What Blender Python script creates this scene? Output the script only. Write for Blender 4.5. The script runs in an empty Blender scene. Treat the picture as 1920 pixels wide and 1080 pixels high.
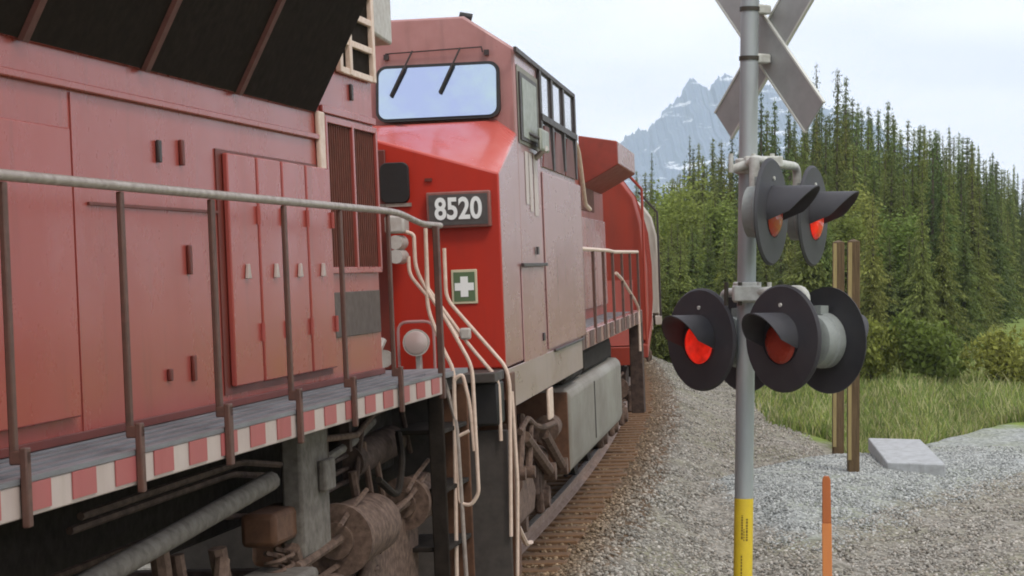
import bpy, math, random
import numpy as np
from mathutils import Matrix, Vector
random.seed(7); rng = np.random.default_rng(7)
R = math.radians
sc = bpy.context.scene
col = sc.collection

# ------------------------------------------------------------------ camera
EYE = 3.0
cam = bpy.data.cameras.new('camera'); cam.lens = 75.0; cam.sensor_width = 36.0
cam.clip_start = 0.1; cam.clip_end = 30000
co = bpy.data.objects.new('camera', cam); col.objects.link(co)
co.location = (0, 0, EYE); co.rotation_euler = (R(90 - 0.788), 0, 0)
sc.camera = co

# ------------------------------------------------------------------ sky, sun, exposure
SUN_EL, SUN_AZ = R(52), R(150)          # azimuth clockwise from +Y: behind the camera, to its right
W = bpy.data.worlds.new('World'); sc.world = W; W.use_nodes = True
nt = W.node_tree; nt.nodes.clear()
def wn(t, **k):
    n = nt.nodes.new(t)
    for a, b in k.items(): setattr(n, a, b)
    return n
out = wn('ShaderNodeOutputWorld'); mix = wn('ShaderNodeMixShader'); b1 = wn('ShaderNodeBackground'); b2 = wn('ShaderNodeBackground')
sky = wn('ShaderNodeTexSky'); sky.sky_type = 'NISHITA'; sky.sun_disc = False
sky.sun_elevation = SUN_EL; sky.sun_rotation = SUN_AZ
b1.inputs['Strength'].default_value = 0.10
tc = wn('ShaderNodeTexCoord'); mp = wn('ShaderNodeMapping'); mp.inputs['Scale'].default_value = (3.2, 3.2, 11.0)
nz = wn('ShaderNodeTexNoise'); nz.inputs['Scale'].default_value = 1.6; nz.inputs['Detail'].default_value = 6
cr = wn('ShaderNodeValToRGB')
cr.color_ramp.elements[0].position = 0.34; cr.color_ramp.elements[0].color = (0.79, 0.81, 0.95, 1)
cr.color_ramp.elements[1].position = 0.62; cr.color_ramp.elements[1].color = (1.0, 1.0, 1.02, 1)
L = nt.links.new
L(tc.outputs['Generated'], mp.inputs['Vector']); L(mp.outputs[0], nz.inputs['Vector']); L(nz.outputs['Fac'], cr.inputs['Fac'])
L(sky.outputs[0], b1.inputs['Color']); L(cr.outputs[0], b2.inputs['Color']); b2.inputs['Strength'].default_value = 1.40
mix.inputs['Fac'].default_value = 0.93
L(b1.outputs[0], mix.inputs[1]); L(b2.outputs[0], mix.inputs[2]); L(mix.outputs[0], out.inputs['Surface'])

sl = bpy.data.lights.new('sun', 'SUN'); sl.energy = 1.4; sl.angle = R(14); sl.color = (1.0, 0.95, 0.88)
so = bpy.data.objects.new('sun', sl); col.objects.link(so)
sd = Vector((math.sin(SUN_AZ) * math.cos(SUN_EL), math.cos(SUN_AZ) * math.cos(SUN_EL), math.sin(SUN_EL)))
so.rotation_euler = sd.to_track_quat('Z', 'Y').to_euler()

vs = sc.view_settings; vs.view_transform = 'Standard'; vs.look = 'None'; vs.exposure = 0.0; vs.gamma = 1.0; vs.use_curve_mapping = False
sc.cycles.max_bounces = 6; sc.cycles.diffuse_bounces = 3; sc.cycles.glossy_bounces = 3; sc.cycles.transparent_max_bounces = 8
sc.cycles.pixel_filter_type = 'BLACKMAN_HARRIS'; sc.cycles.filter_width = 1.9

# ------------------------------------------------------------------ materials
def new_mat(name):
    m = bpy.data.materials.new(name); m.use_nodes = True
    b = m.node_tree.nodes['Principled BSDF']
    return m, m.node_tree, b
def c4(c): return (c[0], c[1], c[2], 1)
def paint(name, c, rough=0.4, metal=0.0, var=0.25, c2=None, scale=(3, 3, 3), nscale=2.0, bump=0.0, bscale=60, spec=0.5, thr=(0.35, 0.7), rvar=0.12, c3=None):
    m, t, b = new_mat(name); N = t.nodes.new; K = t.links.new
    tx = N('ShaderNodeTexCoord'); mpp = N('ShaderNodeMapping'); mpp.inputs['Scale'].default_value = scale
    no = N('ShaderNodeTexNoise'); no.inputs['Scale'].default_value = nscale; no.inputs['Detail'].default_value = 7; no.inputs['Roughness'].default_value = 0.62
    rp = N('ShaderNodeValToRGB'); rp.color_ramp.elements[0].position = thr[0]; rp.color_ramp.elements[1].position = thr[1]
    c2 = c2 or tuple(x * (1 - var) for x in c)
    rp.color_ramp.elements[0].color = c4(c); rp.color_ramp.elements[1].color = c4(c2)
    K(tx.outputs['Object'], mpp.inputs['Vector']); K(mpp.outputs[0], no.inputs['Vector']); K(no.outputs['Fac'], rp.inputs['Fac'])
    colour = rp.outputs[0]
    if c3:                                             # run-off stains and soot on top of the paint
        m3 = N('ShaderNodeMapping'); m3.inputs['Scale'].default_value = (5, 5, .55); n3 = N('ShaderNodeTexNoise'); n3.inputs['Scale'].default_value = 2.0; n3.inputs['Detail'].default_value = 5
        r3 = N('ShaderNodeMapRange'); r3.inputs['From Min'].default_value = .56; r3.inputs['From Max'].default_value = .80; r3.inputs['To Max'].default_value = .75
        x3 = N('ShaderNodeMix'); x3.data_type = 'RGBA'; x3.inputs[7].default_value = c4(c3)
        K(tx.outputs['Object'], m3.inputs['Vector']); K(m3.outputs[0], n3.inputs['Vector']); K(n3.outputs['Fac'], r3.inputs['Value']); K(r3.outputs[0], x3.inputs[0]); K(colour, x3.inputs[6]); colour = x3.outputs[2]
    K(colour, b.inputs['Base Color'])
    mr = N('ShaderNodeMapRange'); mr.inputs['From Min'].default_value = 0.3; mr.inputs['From Max'].default_value = 0.7
    mr.inputs['To Min'].default_value = max(0.02, rough - rvar / 2); mr.inputs['To Max'].default_value = min(1, rough + rvar)
    K(no.outputs['Fac'], mr.inputs['Value']); K(mr.outputs[0], b.inputs['Roughness'])
    b.inputs['Metallic'].default_value = metal; b.inputs['Specular IOR Level'].default_value = spec
    if bump:
        n2 = N('ShaderNodeTexNoise'); n2.inputs['Scale'].default_value = bscale; n2.inputs['Detail'].default_value = 4
        bp = N('ShaderNodeBump'); bp.inputs['Strength'].default_value = bump; bp.inputs['Distance'].default_value = 0.01
        K(tx.outputs['Object'], n2.inputs['Vector']); K(n2.outputs['Fac'], bp.inputs['Height']); K(bp.outputs[0], b.inputs['Normal'])
    return m
STREAK = (2.2, 0.45, 0.35)
M = {}
M['red_faded'] = paint('faded_red_paint', (0.345, 0.072, 0.057), 0.24, spec=0.38, c2=(0.33, 0.070, 0.055), scale=STREAK, nscale=2.2, bump=0.06, bscale=9, thr=(0.3, 0.75), c3=(0.24, 0.060, 0.046))
M['red_door'] = paint('faded_red_door_paint', (0.355, 0.069, 0.055), 0.25, spec=0.38, c2=(0.35, 0.072, 0.056), scale=STREAK, nscale=2.6, bump=0.05, bscale=9, thr=(0.3, 0.75), c3=(0.25, 0.060, 0.046))
M['red_dark'] = paint('dark_red_paint', (0.16, 0.022, 0.012), 0.5, c2=(0.10, 0.018, 0.010), scale=STREAK)
M['red_screen'] = paint('brown_red_screen', (0.15, 0.035, 0.018), 0.75, c2=(0.10, 0.030, 0.016), nscale=4)
M['red_fresh'] = paint('bright_red_paint', (0.44, 0.021, 0.006), 0.42, c2=(0.38, 0.018, 0.005), scale=STREAK, nscale=1.8, bump=0.04, bscale=7, thr=(0.35, 0.8), c3=(0.32, 0.018, 0.007))
M['red_side'] = paint('weathered_red_paint', (0.40, 0.205, 0.195), 0.24, c2=(0.385, 0.23, 0.215), scale=(1.5, .22, .8), nscale=1.3, bump=0.05, bscale=7, thr=(0.35, 0.75), c3=(0.24, 0.13, 0.11))
M['red_roof'] = paint('sooty_red_paint', (0.40, 0.195, 0.18), 0.3, c2=(0.34, 0.155, 0.14), nscale=1.5, c3=(0.20, 0.10, 0.09))
M['red_rad'] = paint('radiator_red_paint', (0.26, 0.030, 0.014), 0.5, c2=(0.20, 0.030, 0.016), nscale=2)
M['red_hopper'] = paint('hopper_red_paint', (0.34, 0.035, 0.014), 0.45, c2=(0.24, 0.035, 0.018), scale=STREAK)
M['grey_hopper'] = paint('hopper_grey_paint', (0.52, 0.46, 0.40), 0.45, c2=(0.34, 0.28, 0.23), scale=STREAK, c3=(0.22, 0.17, 0.13))
M['walk'] = paint('walkway_steel', (0.20, 0.20, 0.21), 0.55, c2=(0.12, 0.11, 0.11), scale=(6, 0.5, 6), nscale=3, bump=0.2, bscale=80)
M['white_stripe'] = paint('white_reflective_stripe', (0.52, 0.43, 0.385), 0.5, c2=(0.40, 0.31, 0.275), scale=STREAK, nscale=3, c3=(0.38, 0.30, 0.25))
M['red_stripe'] = paint('red_reflective_stripe', (0.39, 0.085, 0.085), 0.5, c2=(0.33, 0.10, 0.09), scale=STREAK, nscale=3, c3=(0.28, 0.06, 0.05))
M['cream'] = paint('cream_handrail_paint', (0.74, 0.57, 0.46), 0.45, c2=(0.60, 0.43, 0.33), nscale=6)
M['rail_grey'] = paint('worn_handrail', (0.36, 0.30, 0.26), 0.4, c2=(0.22, 0.17, 0.14), nscale=6)
M['post_brown'] = paint('stanchion_paint', (0.115, 0.048, 0.033), 0.6, c2=(0.075, 0.037, 0.026), nscale=5)
M['under'] = paint('underframe_grime', (0.026, 0.019, 0.014), 0.85, c2=(0.015, 0.011, 0.008), nscale=4, spec=0.2, bump=0.3, bscale=30)
M['truck'] = paint('truck_brown_dust', (0.085, 0.053, 0.040), 0.8, c2=(0.035, 0.022, 0.017), nscale=5, spec=0.25, bump=0.3, bscale=30)
M['truck_light'] = paint('dusty_steel', (0.165, 0.105, 0.076), 0.8, c2=(0.060, 0.036, 0.026), nscale=6, spec=0.3, bump=0.2, bscale=40)
M['hanger'] = paint('dusty_grey_steel', (0.165, 0.143, 0.12), 0.8, c2=(0.085, 0.07, 0.056), nscale=5)
M['rust'] = paint('rust_brown_plate', (0.12, 0.050, 0.022), 0.75, c2=(0.075, 0.032, 0.015), nscale=4)
M['wing_under'] = paint('radiator_screen_black', (0.020, 0.013, 0.009), 0.9, c2=(0.014, 0.010, 0.007), nscale=5, spec=0.08)
M['wing_rib'] = paint('radiator_rib', (0.11, 0.035, 0.024), 0.7, nscale=5)
M['tank'] = paint('dusty_tank_paint', (0.265, 0.245, 0.205), 0.6, c2=(0.18, 0.155, 0.125), scale=(1.6, .35, .8), nscale=1.8, bump=0.06, bscale=6, c3=(0.10, 0.085, 0.065))
M['skirt'] = paint('dusty_beige_skirt', (0.36, 0.255, 0.235), 0.3, c2=(0.35, 0.265, 0.235), scale=(1.5, .22, .8), nscale=3, c3=(0.20, 0.14, 0.115))
M['pilot'] = paint('pilot_dark_grey', (0.065, 0.052, 0.043), 0.65, c2=(0.042, 0.034, 0.028), nscale=4)
M['black'] = paint('black_rubber', (0.014, 0.012, 0.011), 0.5, nscale=5)
M['frame_dark'] = paint('dark_window_frame', (0.045, 0.030, 0.028), 0.5, nscale=5)
M['board_grey'] = paint('number_board_grey', (0.085, 0.075, 0.070), 0.45, nscale=5)
M['board_rim'] = paint('number_board_rim', (0.26, 0.10, 0.08), 0.5, nscale=5)
M['sign_white'] = paint('white_print', (0.80, 0.80, 0.78), 0.5, var=0.06)
M['sign_green'] = paint('green_print', (0.10, 0.155, 0.075), 0.5, var=0.15)
M['sign_rim'] = paint('cream_sign_rim', (0.62, 0.55, 0.38), 0.5, var=0.15)
M['light_grey'] = paint('light_grey_box', (0.50, 0.47, 0.43), 0.5, c2=(0.38, 0.33, 0.29), nscale=5)
M['mirror_grey'] = paint('green_grey_mirror', (0.30, 0.31, 0.25), 0.4, nscale=5)
M['galv'] = paint('galvanised_steel', (0.40, 0.42, 0.42), 0.48, metal=0.35, c2=(0.33, 0.35, 0.355), scale=(3, 3, 0.7), nscale=4, bump=0.03, bscale=25)
M['alu'] = paint('bare_aluminium_sign_back', (0.40, 0.405, 0.39), 0.45, metal=0.25, c2=(0.33, 0.335, 0.32), nscale=2.5)
M['alu_edge'] = paint('pale_sign_edge', (0.62, 0.62, 0.56), 0.5, var=0.1)
M['fitting'] = paint('pale_cast_fitting', (0.60, 0.60, 0.55), 0.5, c2=(0.42, 0.41, 0.36), nscale=8)
M['clamp'] = paint('dark_clamp', (0.055, 0.045, 0.03), 0.5, nscale=8)
M['lamp_black'] = paint('matt_black_target', (0.040, 0.039, 0.045), 0.62, c2=(0.055, 0.052, 0.055), nscale=3, rvar=0.06)
M['lamp_grey'] = paint('grey_lamp_housing', (0.30, 0.32, 0.30), 0.55, c2=(0.24, 0.255, 0.24), nscale=6)
M['yellow'] = paint('yellow_sticker', (0.72, 0.52, 0.030), 0.45, c2=(0.64, 0.45, 0.03), nscale=5)
M['yellow_ink'] = paint('sticker_ink', (0.20, 0.13, 0.012), 0.5, nscale=9)
M['orange_dark'] = paint('weathered_orange', (0.47, 0.135, 0.033), 0.6, c2=(0.40, 0.11, 0.03), scale=(6, 6, 0.6), nscale=4)
M['orange'] = paint('faded_orange', (0.68, 0.235, 0.055), 0.6, c2=(0.60, 0.21, 0.07), scale=(6, 6, 0.6), nscale=4)
M['wood'] = paint('weathered_timber', (0.135, 0.085, 0.035), 0.8, c2=(0.060, 0.036, 0.016), scale=(9, 9, 0.5), nscale=5, bump=0.5, bscale=25)
M['lit_edge_wood'] = paint('lit_edge_timber', (0.34, 0.265, 0.11), 0.8, c2=(0.24, 0.18, 0.075), scale=(9, 9, 0.5), nscale=5, bump=0.5, bscale=25)
M['tie'] = paint('creosoted_tie', (0.20, 0.105, 0.048), 0.85, c2=(0.10, 0.058, 0.032), scale=(0.6, 6, 6), nscale=5, bump=0.5, bscale=25)
M['rail'] = paint('rusty_rail', (0.27, 0.185, 0.145), 0.55, c2=(0.19, 0.115, 0.080), scale=(4, 0.6, 4), nscale=5)
M['rail_head'] = paint('polished_rail_head', (0.45, 0.42, 0.40), 0.3, metal=0.6, nscale=4)
M['road'] = paint('pale_concrete', (0.44, 0.455, 0.46), 0.85, c2=(0.31, 0.315, 0.31), nscale=2.2, c3=(0.20, 0.195, 0.18), bump=0.2, bscale=40)
M['bark'] = paint('spruce_bark', (0.105, 0.080, 0.058), 0.9, c2=(0.06, 0.045, 0.032), scale=(6, 6, 1), nscale=6)

def glassy(name, c, rough, metal=0.0):
    m, t, b = new_mat(name)
    b.inputs['Base Color'].default_value = c4(c); b.inputs['Roughness'].default_value = rough; b.inputs['Metallic'].default_value = metal
    return m
M['windshield'] = paint('sky_tinted_windshield', (0.47, 0.585, 0.62), 0.08, 0.95, c2=(0.40, 0.47, 0.66), scale=(1.2, 1, 1.6), nscale=1.1, thr=(.38, .62), rvar=.06)  # two noise tints paint soft sky reflections into the glass colour
M['window'] = glassy('side_window_glass', (0.62, 0.60, 0.62), 0.08, 0.8)
M['ditch'] = glassy('lamp_glass', (0.62, 0.50, 0.46), 0.28, 0.35)
def lens(name, c, emit):
    m, t, b = new_mat(name)
    b.inputs['Base Color'].default_value = c4(c); b.inputs['Roughness'].default_value = 0.25
    N = t.nodes.new; K = t.links.new
    if emit:
        b.inputs['Emission Color'].default_value = (1.0, 0.028, 0.012, 1); b.inputs['Emission Strength'].default_value = emit
        vn = N('ShaderNodeTexNoise'); vn.inputs['Scale'].default_value = 11; vn.inputs['Detail'].default_value = 3; vm = N('ShaderNodeMapRange'); vm.inputs['From Min'].default_value = .35; vm.inputs['From Max'].default_value = .65; vm.inputs['To Min'].default_value = emit * .45; vm.inputs['To Max'].default_value = emit * 1.25; tq = N('ShaderNodeTexCoord'); K(tq.outputs['Object'], vn.inputs['Vector']); K(vn.outputs['Fac'], vm.inputs['Value']); K(vm.outputs[0], b.inputs['Emission Strength'])
    vo = N('ShaderNodeTexVoronoi'); vo.inputs['Scale'].default_value = 45
    bp = N('ShaderNodeBump'); bp.inputs['Strength'].default_value = 0.35; bp.inputs['Distance'].default_value = 0.01
    tx = N('ShaderNodeTexCoord'); K(tx.outputs['Object'], vo.inputs['Vector']); K(vo.outputs['Distance'], bp.inputs['Height']); K(bp.outputs[0], b.inputs['Normal'])
    return m
M['lens_on'] = lens('lit_red_lens', (0.40, 0.010, 0.008), 0.47)
M['lens_off'] = lens('unlit_red_lens', (0.36, 0.045, 0.025), 0.0)

def attr_mat(name, attr, rough=0.8, transl=0.0, objvar=0.0):
    m, t, b = new_mat(name); N = t.nodes.new; K = t.links.new
    a = N('ShaderNodeAttribute'); a.attribute_name = attr
    src = a.outputs['Color']
    if objvar:
        oi = N('ShaderNodeObjectInfo'); hs = N('ShaderNodeHueSaturation')
        m1 = N('ShaderNodeMapRange'); m1.inputs['To Min'].default_value = 1 - objvar; m1.inputs['To Max'].default_value = 1 + objvar
        m2 = N('ShaderNodeMapRange'); m2.inputs['To Min'].default_value = 0.478; m2.inputs['To Max'].default_value = 0.515
        wn2 = N('ShaderNodeTexWhiteNoise'); wn2.noise_dimensions = '1D'; K(oi.outputs['Random'], wn2.inputs['W'])
        K(oi.outputs['Random'], m1.inputs['Value']); K(wn2.outputs['Value'], m2.inputs['Value'])
        K(m1.outputs[0], hs.inputs['Value']); K(m2.outputs[0], hs.inputs['Hue']); K(src, hs.inputs['Color']); src = hs.outputs[0]
    K(src, b.inputs['Base Color']); b.inputs['Roughness'].default_value = rough; b.inputs['Specular IOR Level'].default_value = 0.2
    if transl:
        o = t.nodes['Material Output']; tr = N('ShaderNodeBsdfTranslucent'); ms = N('ShaderNodeMixShader'); ms.inputs['Fac'].default_value = transl
        K(src, tr.inputs['Color']); K(b.outputs[0], ms.inputs[1]); K(tr.outputs[0], ms.inputs[2]); K(ms.outputs[0], o.inputs['Surface'])
    return m
M['needles'] = attr_mat('spruce_needles', 'tone', 0.75, 0.33, 0.30)
M['leaves'] = attr_mat('shrub_leaves', 'tone', 0.6, 0.35, 0.15)
M['blades'] = attr_mat('grass_blades', 'tone', 0.6, 0.35)
M['stones'] = attr_mat('gravel_stones', 'tone', 0.9)

# ------------------------------------------------------------------ mesh builder
class MB:
    def __init__(s): s.v = []; s.f = []
    def add(s, vs_, fs_):
        o = len(s.v); s.v += [tuple(map(float, p)) for p in vs_]; s.f += [tuple(i + o for i in f) for f in fs_]; return s
    def box(s, x0, x1, y0, y1, z0, z1):
        return s.add([(x0, y0, z0), (x1, y0, z0), (x1, y1, z0), (x0, y1, z0), (x0, y0, z1), (x1, y0, z1), (x1, y1, z1), (x0, y1, z1)],
                     [(0, 3, 2, 1), (4, 5, 6, 7), (0, 1, 5, 4), (1, 2, 6, 5), (2, 3, 7, 6), (3, 0, 4, 7)])
    def prism(s, poly, plane, a, b):
        """poly: counter-clockwise 2D points; plane 'xz' (extruded along y), 'yz' (along x), 'xy' (along z)"""
        def P(p, h): return {'xz': (p[0], h, p[1]), 'yz': (h, p[0], p[1]), 'xy': (p[0], p[1], h)}[plane]
        n = len(poly); vs_ = [P(p, a) for p in poly] + [P(p, b) for p in poly]
        fs_ = [tuple(range(n)), tuple(range(2 * n - 1, n - 1, -1))] + [(i, n + i, n + (i + 1) % n, (i + 1) % n) for i in range(n)]
        return s.add(vs_, fs_)
    def loft(s, rings, cap=True):
        n = len(rings[0]); vs_ = [p for r in rings for p in r]; fs_ = []
        for k in range(len(rings) - 1):
            for i in range(n):
                a, b = k * n + i, k * n + (i + 1) % n
                fs_.append((a, b, b + n, a + n))
        if cap: fs_ += [tuple(range(n))[::-1], tuple(range((len(rings) - 1) * n, len(rings) * n))]
        return s.add(vs_, fs_)
    def tube(s, pts, r, n=8):
        pts = [Vector(p) for p in pts]; rings = []
        up = None
        for i, p in enumerate(pts):
            d = ((pts[min(i + 1, len(pts) - 1)] - p).normalized() + (p - pts[max(i - 1, 0)]).normalized()).normalized()
            if up is None:
                up = d.orthogonal().normalized()
            else:
                up = (up - d * up.dot(d)).normalized()
            w = d.cross(up); rr = r[i] if isinstance(r, (list, tuple)) else r
            rings.append([p + (up * math.cos(2 * math.pi * k / n) + w * math.sin(2 * math.pi * k / n)) * rr for k in range(n)])
        return s.loft(rings)
    def cyl(s, p0, p1, r0, r1=None, n=20): return s.tube([p0, p1], [r0, r0 if r1 is None else r1], n)
    def build(s, name, mat, parent=None, bevel=0.0, smooth=True):
        me = bpy.data.meshes.new(name); me.from_pydata(s.v, [], s.f); me.update()
        import bmesh
        bm = bmesh.new(); bm.from_mesh(me); bmesh.ops.recalc_face_normals(bm, faces=bm.faces); bm.to_mesh(me); bm.free()
        if smooth:
            me.polygons.foreach_set('use_smooth', [True] * len(me.polygons)); me.set_sharp_from_angle(angle=R(38))
        me.materials.append(M[mat] if isinstance(mat, str) else mat)
        o = bpy.data.objects.new(name, me); col.objects.link(o)
        if parent: o.parent = parent
        if bevel:
            md = o.modifiers.new('bevel', 'BEVEL'); md.width = bevel; md.segments = 2; md.limit_method = 'ANGLE'; md.angle_limit = R(35)
        return o
def bx(*a): return MB().box(*a)
def rounded(pts, r=0.06, k=4):
    """smooth the corners of a polyline so that bent pipes read as bent"""
    P = [Vector(p) for p in pts]; o = [P[0]]
    for i in range(1, len(P) - 1):
        a = (P[i - 1] - P[i]); b = (P[i + 1] - P[i]); q = min(r, a.length * 0.45, b.length * 0.45)
        s0 = P[i] + a.normalized() * q; s1 = P[i] + b.normalized() * q
        for j in range(k + 1):
            t = j / k; o.append(s0 * (1 - t) ** 2 + P[i] * 2 * t * (1 - t) + s1 * t * t)
    o.append(P[-1]); return o
def rail_obj(name, pts, r, mat, parent, n=8, cr_=0.08): return MB().tube(rounded(pts, cr_), r, n).build(name, mat, parent)
def empty(name, mtx): 
    o = bpy.data.objects.new(name, None); col.objects.link(o); o.matrix_world = mtx; o.empty_display_size = 0.3; return o
def tag(o, label=None, cat=None, group=None, kind=None):
    if label: o['label'] = label
    if cat: o['category'] = cat
    if group: o['group'] = group
    if kind: o['kind'] = kind
    return o
def raw_mesh(name, v, f, mat, tone=None, kind=None):
    """v (n,3), f (m,k) numpy arrays -> one object, optional per-vertex colour"""
    me = bpy.data.meshes.new(name); n, m, k = len(v), len(f), f.shape[1]
    me.vertices.add(n); me.vertices.foreach_set('co', np.ascontiguousarray(v, dtype=np.float32).ravel())
    me.loops.add(m * k); me.loops.foreach_set('vertex_index', np.ascontiguousarray(f, dtype=np.int32).ravel())
    me.polygons.add(m); me.polygons.foreach_set('loop_start', np.arange(0, m * k, k, dtype=np.int32))
    me.update(calc_edges=True)
    if tone is not None:
        a = me.color_attributes.new('tone', 'FLOAT_COLOR', 'POINT'); q = np.ones((n, 4), np.float32); q[:, :3] = tone
        a.data.foreach_set('color', q.ravel())
    me.materials.append(M[mat] if isinstance(mat, str) else mat)
    o = bpy.data.objects.new(name, me); col.objects.link(o)
    if kind: o['kind'] = kind
    return o

# ------------------------------------------------------------------ the curved track
ROLL = 2.3
P0 = np.array([-1.5509, 16.2505]); TH0 = R(8.67); RAD = 377.0
n0 = np.array([math.cos(TH0), -math.sin(TH0)])
CC = P0 - 0.09 * n0 - RAD * n0                        # centre of the curve, to the left
def track_pt(s, u=0.0, z=0.0, roll=True):
    th = TH0 - s / RAD
    n = np.array([math.cos(th), -math.sin(th)])
    if roll: u, z = u * math.cos(R(ROLL)) - z * math.sin(R(ROLL)), u * math.sin(R(ROLL)) + z * math.cos(R(ROLL))
    p = CC + (RAD + u) * n
    return (p[0], p[1], z)
def lateral(x, y): return np.hypot(x - CC[0], y - CC[1]) - RAD

def sstep(a, b, x):
    t = np.clip((x - a) / (b - a), 0, 1); return t * t * (3 - 2 * t)
def crest_y(x): return 33.0 + 1.9 * (x - 3.7)
def pad_w(x, y):
    q = y - crest_y(x)
    return sstep(-9.5, -3.0, q) * (1 - sstep(0.2, 1.6, q)) * sstep(2.5, 3.9, x + 0.02 * (y - 30))
def ground_h(x, y):
    u = lateral(x, y); au = np.abs(u)
    h = -0.20 + 0.038 * np.clip(u, -1.6, 1.6)
    h = h - (0.45 + 0.038 * np.clip(u, -1.6, 1.6)) * sstep(1.5, 3.3, au)
    h = h - 0.30 * sstep(3.6, 6.0, au) * sstep(30, 42, y)
    q = y - crest_y(x)
    h = h + 0.33 * pad_w(x, y)
    h = h - 0.12 * sstep(0.5, 4.0, q) * sstep(3.8, 5, u) * (1 - sstep(50, 60, y))
    far = np.hypot(x, y)
    h = h - 6.0 * sstep(250, 3000, far)
    return h
def grid_axis(parts):
    a = []
    for lo, hi, st in parts: a += list(np.arange(lo, hi, st))
    return np.unique(np.round(np.array(a + [parts[-1][1]]), 4))
gx = grid_axis([(-5100, -600, 500), (-600, -60, 45), (-60, -10, 5), (-10, -3, 0.5), (-3, 12, 0.22), (12, 30, 1), (30, 80, 5), (80, 600, 45), (600, 5100, 500)])
gy = grid_axis([(-5100, -600, 500), (-600, -60, 45), (-60, 10, 5), (10, 18, 1), (18, 62, 0.35), (62, 130, 2), (130, 400, 15), (400, 1000, 60), (1000, 5100, 410)])
X, Y = np.meshgrid(gx, gy)
Zg = ground_h(X, Y)
near = (X > -3) & (X < 12) & (Y > 18) & (Y < 62)
Zg = Zg + near * rng.normal(0, 0.012, Zg.shape)
V = np.stack([X, Y, Zg], -1).reshape(-1, 3)
nx, ny = len(gx), len(gy)
ii = (np.arange(ny - 1)[:, None] * nx + np.arange(nx - 1)[None]).ravel()
F = np.stack([ii, ii + 1, ii + nx + 1, ii + nx], -1)
u = lateral(X, Y).ravel(); xr, yr = X.ravel(), Y.ravel()
zone = np.zeros((len(V), 3), np.float32)
zone[:, 0] = 1 - sstep(1.5, 2.3, np.abs(u))                                     # rusty ballast under and beside the rails
zone[:, 1] = np.maximum(sstep(4.6, 5.8, np.abs(u)) * sstep(0.4, 1.8, yr - crest_y(xr)), sstep(9.0, 12.0, np.abs(u)))   # grass
zone[:, 1] = np.maximum(zone[:, 1], sstep(3.6, 4.8, np.abs(u)) * sstep(42, 50, yr) * (u > 0))
zone[:, 2] = pad_w(xr, yr)                                                      # pale crushed rock
gm, t, b = new_mat('gravel_and_grass_ground'); N = t.nodes.new; K = t.links.new
at = N('ShaderNodeAttribute'); at.attribute_name = 'tone'; sp = N('ShaderNodeSeparateColor'); K(at.outputs['Color'], sp.inputs[0])
tx = N('ShaderNodeTexCoord')
def noise(scale, detail=5):
    n = N('ShaderNodeTexNoise'); n.inputs['Scale'].default_value = scale; n.inputs['Detail'].default_value = detail; K(tx.outputs['Object'], n.inputs['Vector']); return n
def ramp(src, cs, ps):
    r = N('ShaderNodeValToRGB'); e = r.color_ramp.elements
    while len(e) < len(cs): e.new(0.5)
    for k, (c, p) in enumerate(zip(cs, ps)): e[k].position = p; e[k].color = c4(c)
    K(src, r.inputs['Fac']); return r
vor = N('ShaderNodeTexVoronoi'); vor.inputs['Scale'].default_value = 16; K(tx.outputs['Object'], vor.inputs['Vector'])
sepv = N('ShaderNodeSeparateColor'); K(vor.outputs['Color'], sepv.inputs[0])
g_grav = ramp(sepv.outputs[0], [(0.16, 0.145, 0.12), (0.26, 0.24, 0.20), (0.36, 0.335, 0.29)], [0.1, 0.5, 0.95])
g_pad = ramp(sepv.outputs[0], [(0.22, 0.23, 0.22), (0.33, 0.345, 0.33), (0.43, 0.445, 0.425)], [0.1, 0.5, 0.95])
g_rust = ramp(sepv.outputs[0], [(0.075, 0.047, 0.026), (0.15, 0.095, 0.055), (0.23, 0.175, 0.125)], [0.1, 0.6, 0.98])
g_grass = ramp(noise(1.3).outputs['Fac'], [(0.12, 0.17, 0.035), (0.20, 0.26, 0.06), (0.27, 0.30, 0.10)], [0.3, 0.55, 0.75])
nb = noise(1.1)
def mixc(fac, a, bb):
    mm = N('ShaderNodeMix'); mm.data_type = 'RGBA'; K(fac, mm.inputs[0]); K(a, mm.inputs[6]); K(bb, mm.inputs[7]); return mm.outputs[2]
def broken(sock, amt=0.8):
    a = N('ShaderNodeMath'); a.operation = 'MULTIPLY_ADD'; a.inputs[1].default_value = amt; a.inputs[2].default_value = -amt / 2; K(nb.outputs['Fac'], a.inputs[0])
    s_ = N('ShaderNodeMath'); s_.operation = 'ADD'; K(sock, s_.inputs[0]); K(a.outputs[0], s_.inputs[1])
    r_ = N('ShaderNodeMapRange'); r_.interpolation_type = 'SMOOTHSTEP'; r_.inputs['From Min'].default_value = 0.3; r_.inputs['From Max'].default_value = 0.7; K(s_.outputs[0], r_.inputs['Value']); return r_.outputs[0]
cc = mixc(broken(sp.outputs[2]), g_grav.outputs[0], g_pad.outputs[0])
olive = N('ShaderNodeMix'); olive.data_type = 'RGBA'; olive.blend_type = 'MULTIPLY'
no_ = noise(0.5); rr_ = ramp(no_.outputs['Fac'], [(1.0, 1.0, 1.0), (0.82, 0.84, 0.70)], [0.4, 0.62]); olive.inputs[0].default_value = 1.0
K(cc, olive.inputs[6]); K(rr_.outputs[0], olive.inputs[7]); cc = olive.outputs[2]
cc = mixc(broken(sp.outputs[0]), cc, g_rust.outputs[0])
cc = mixc(broken(sp.outputs[1]), cc, g_grass.outputs[0])
K(cc, b.inputs['Base Color']); b.inputs['Roughness'].default_value = 0.95; b.inputs['Specular IOR Level'].default_value = 0.15
bp = N('ShaderNodeBump'); bp.inputs['Strength'].default_value = 0.7; bp.inputs['Distance'].default_value = 0.03
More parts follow.
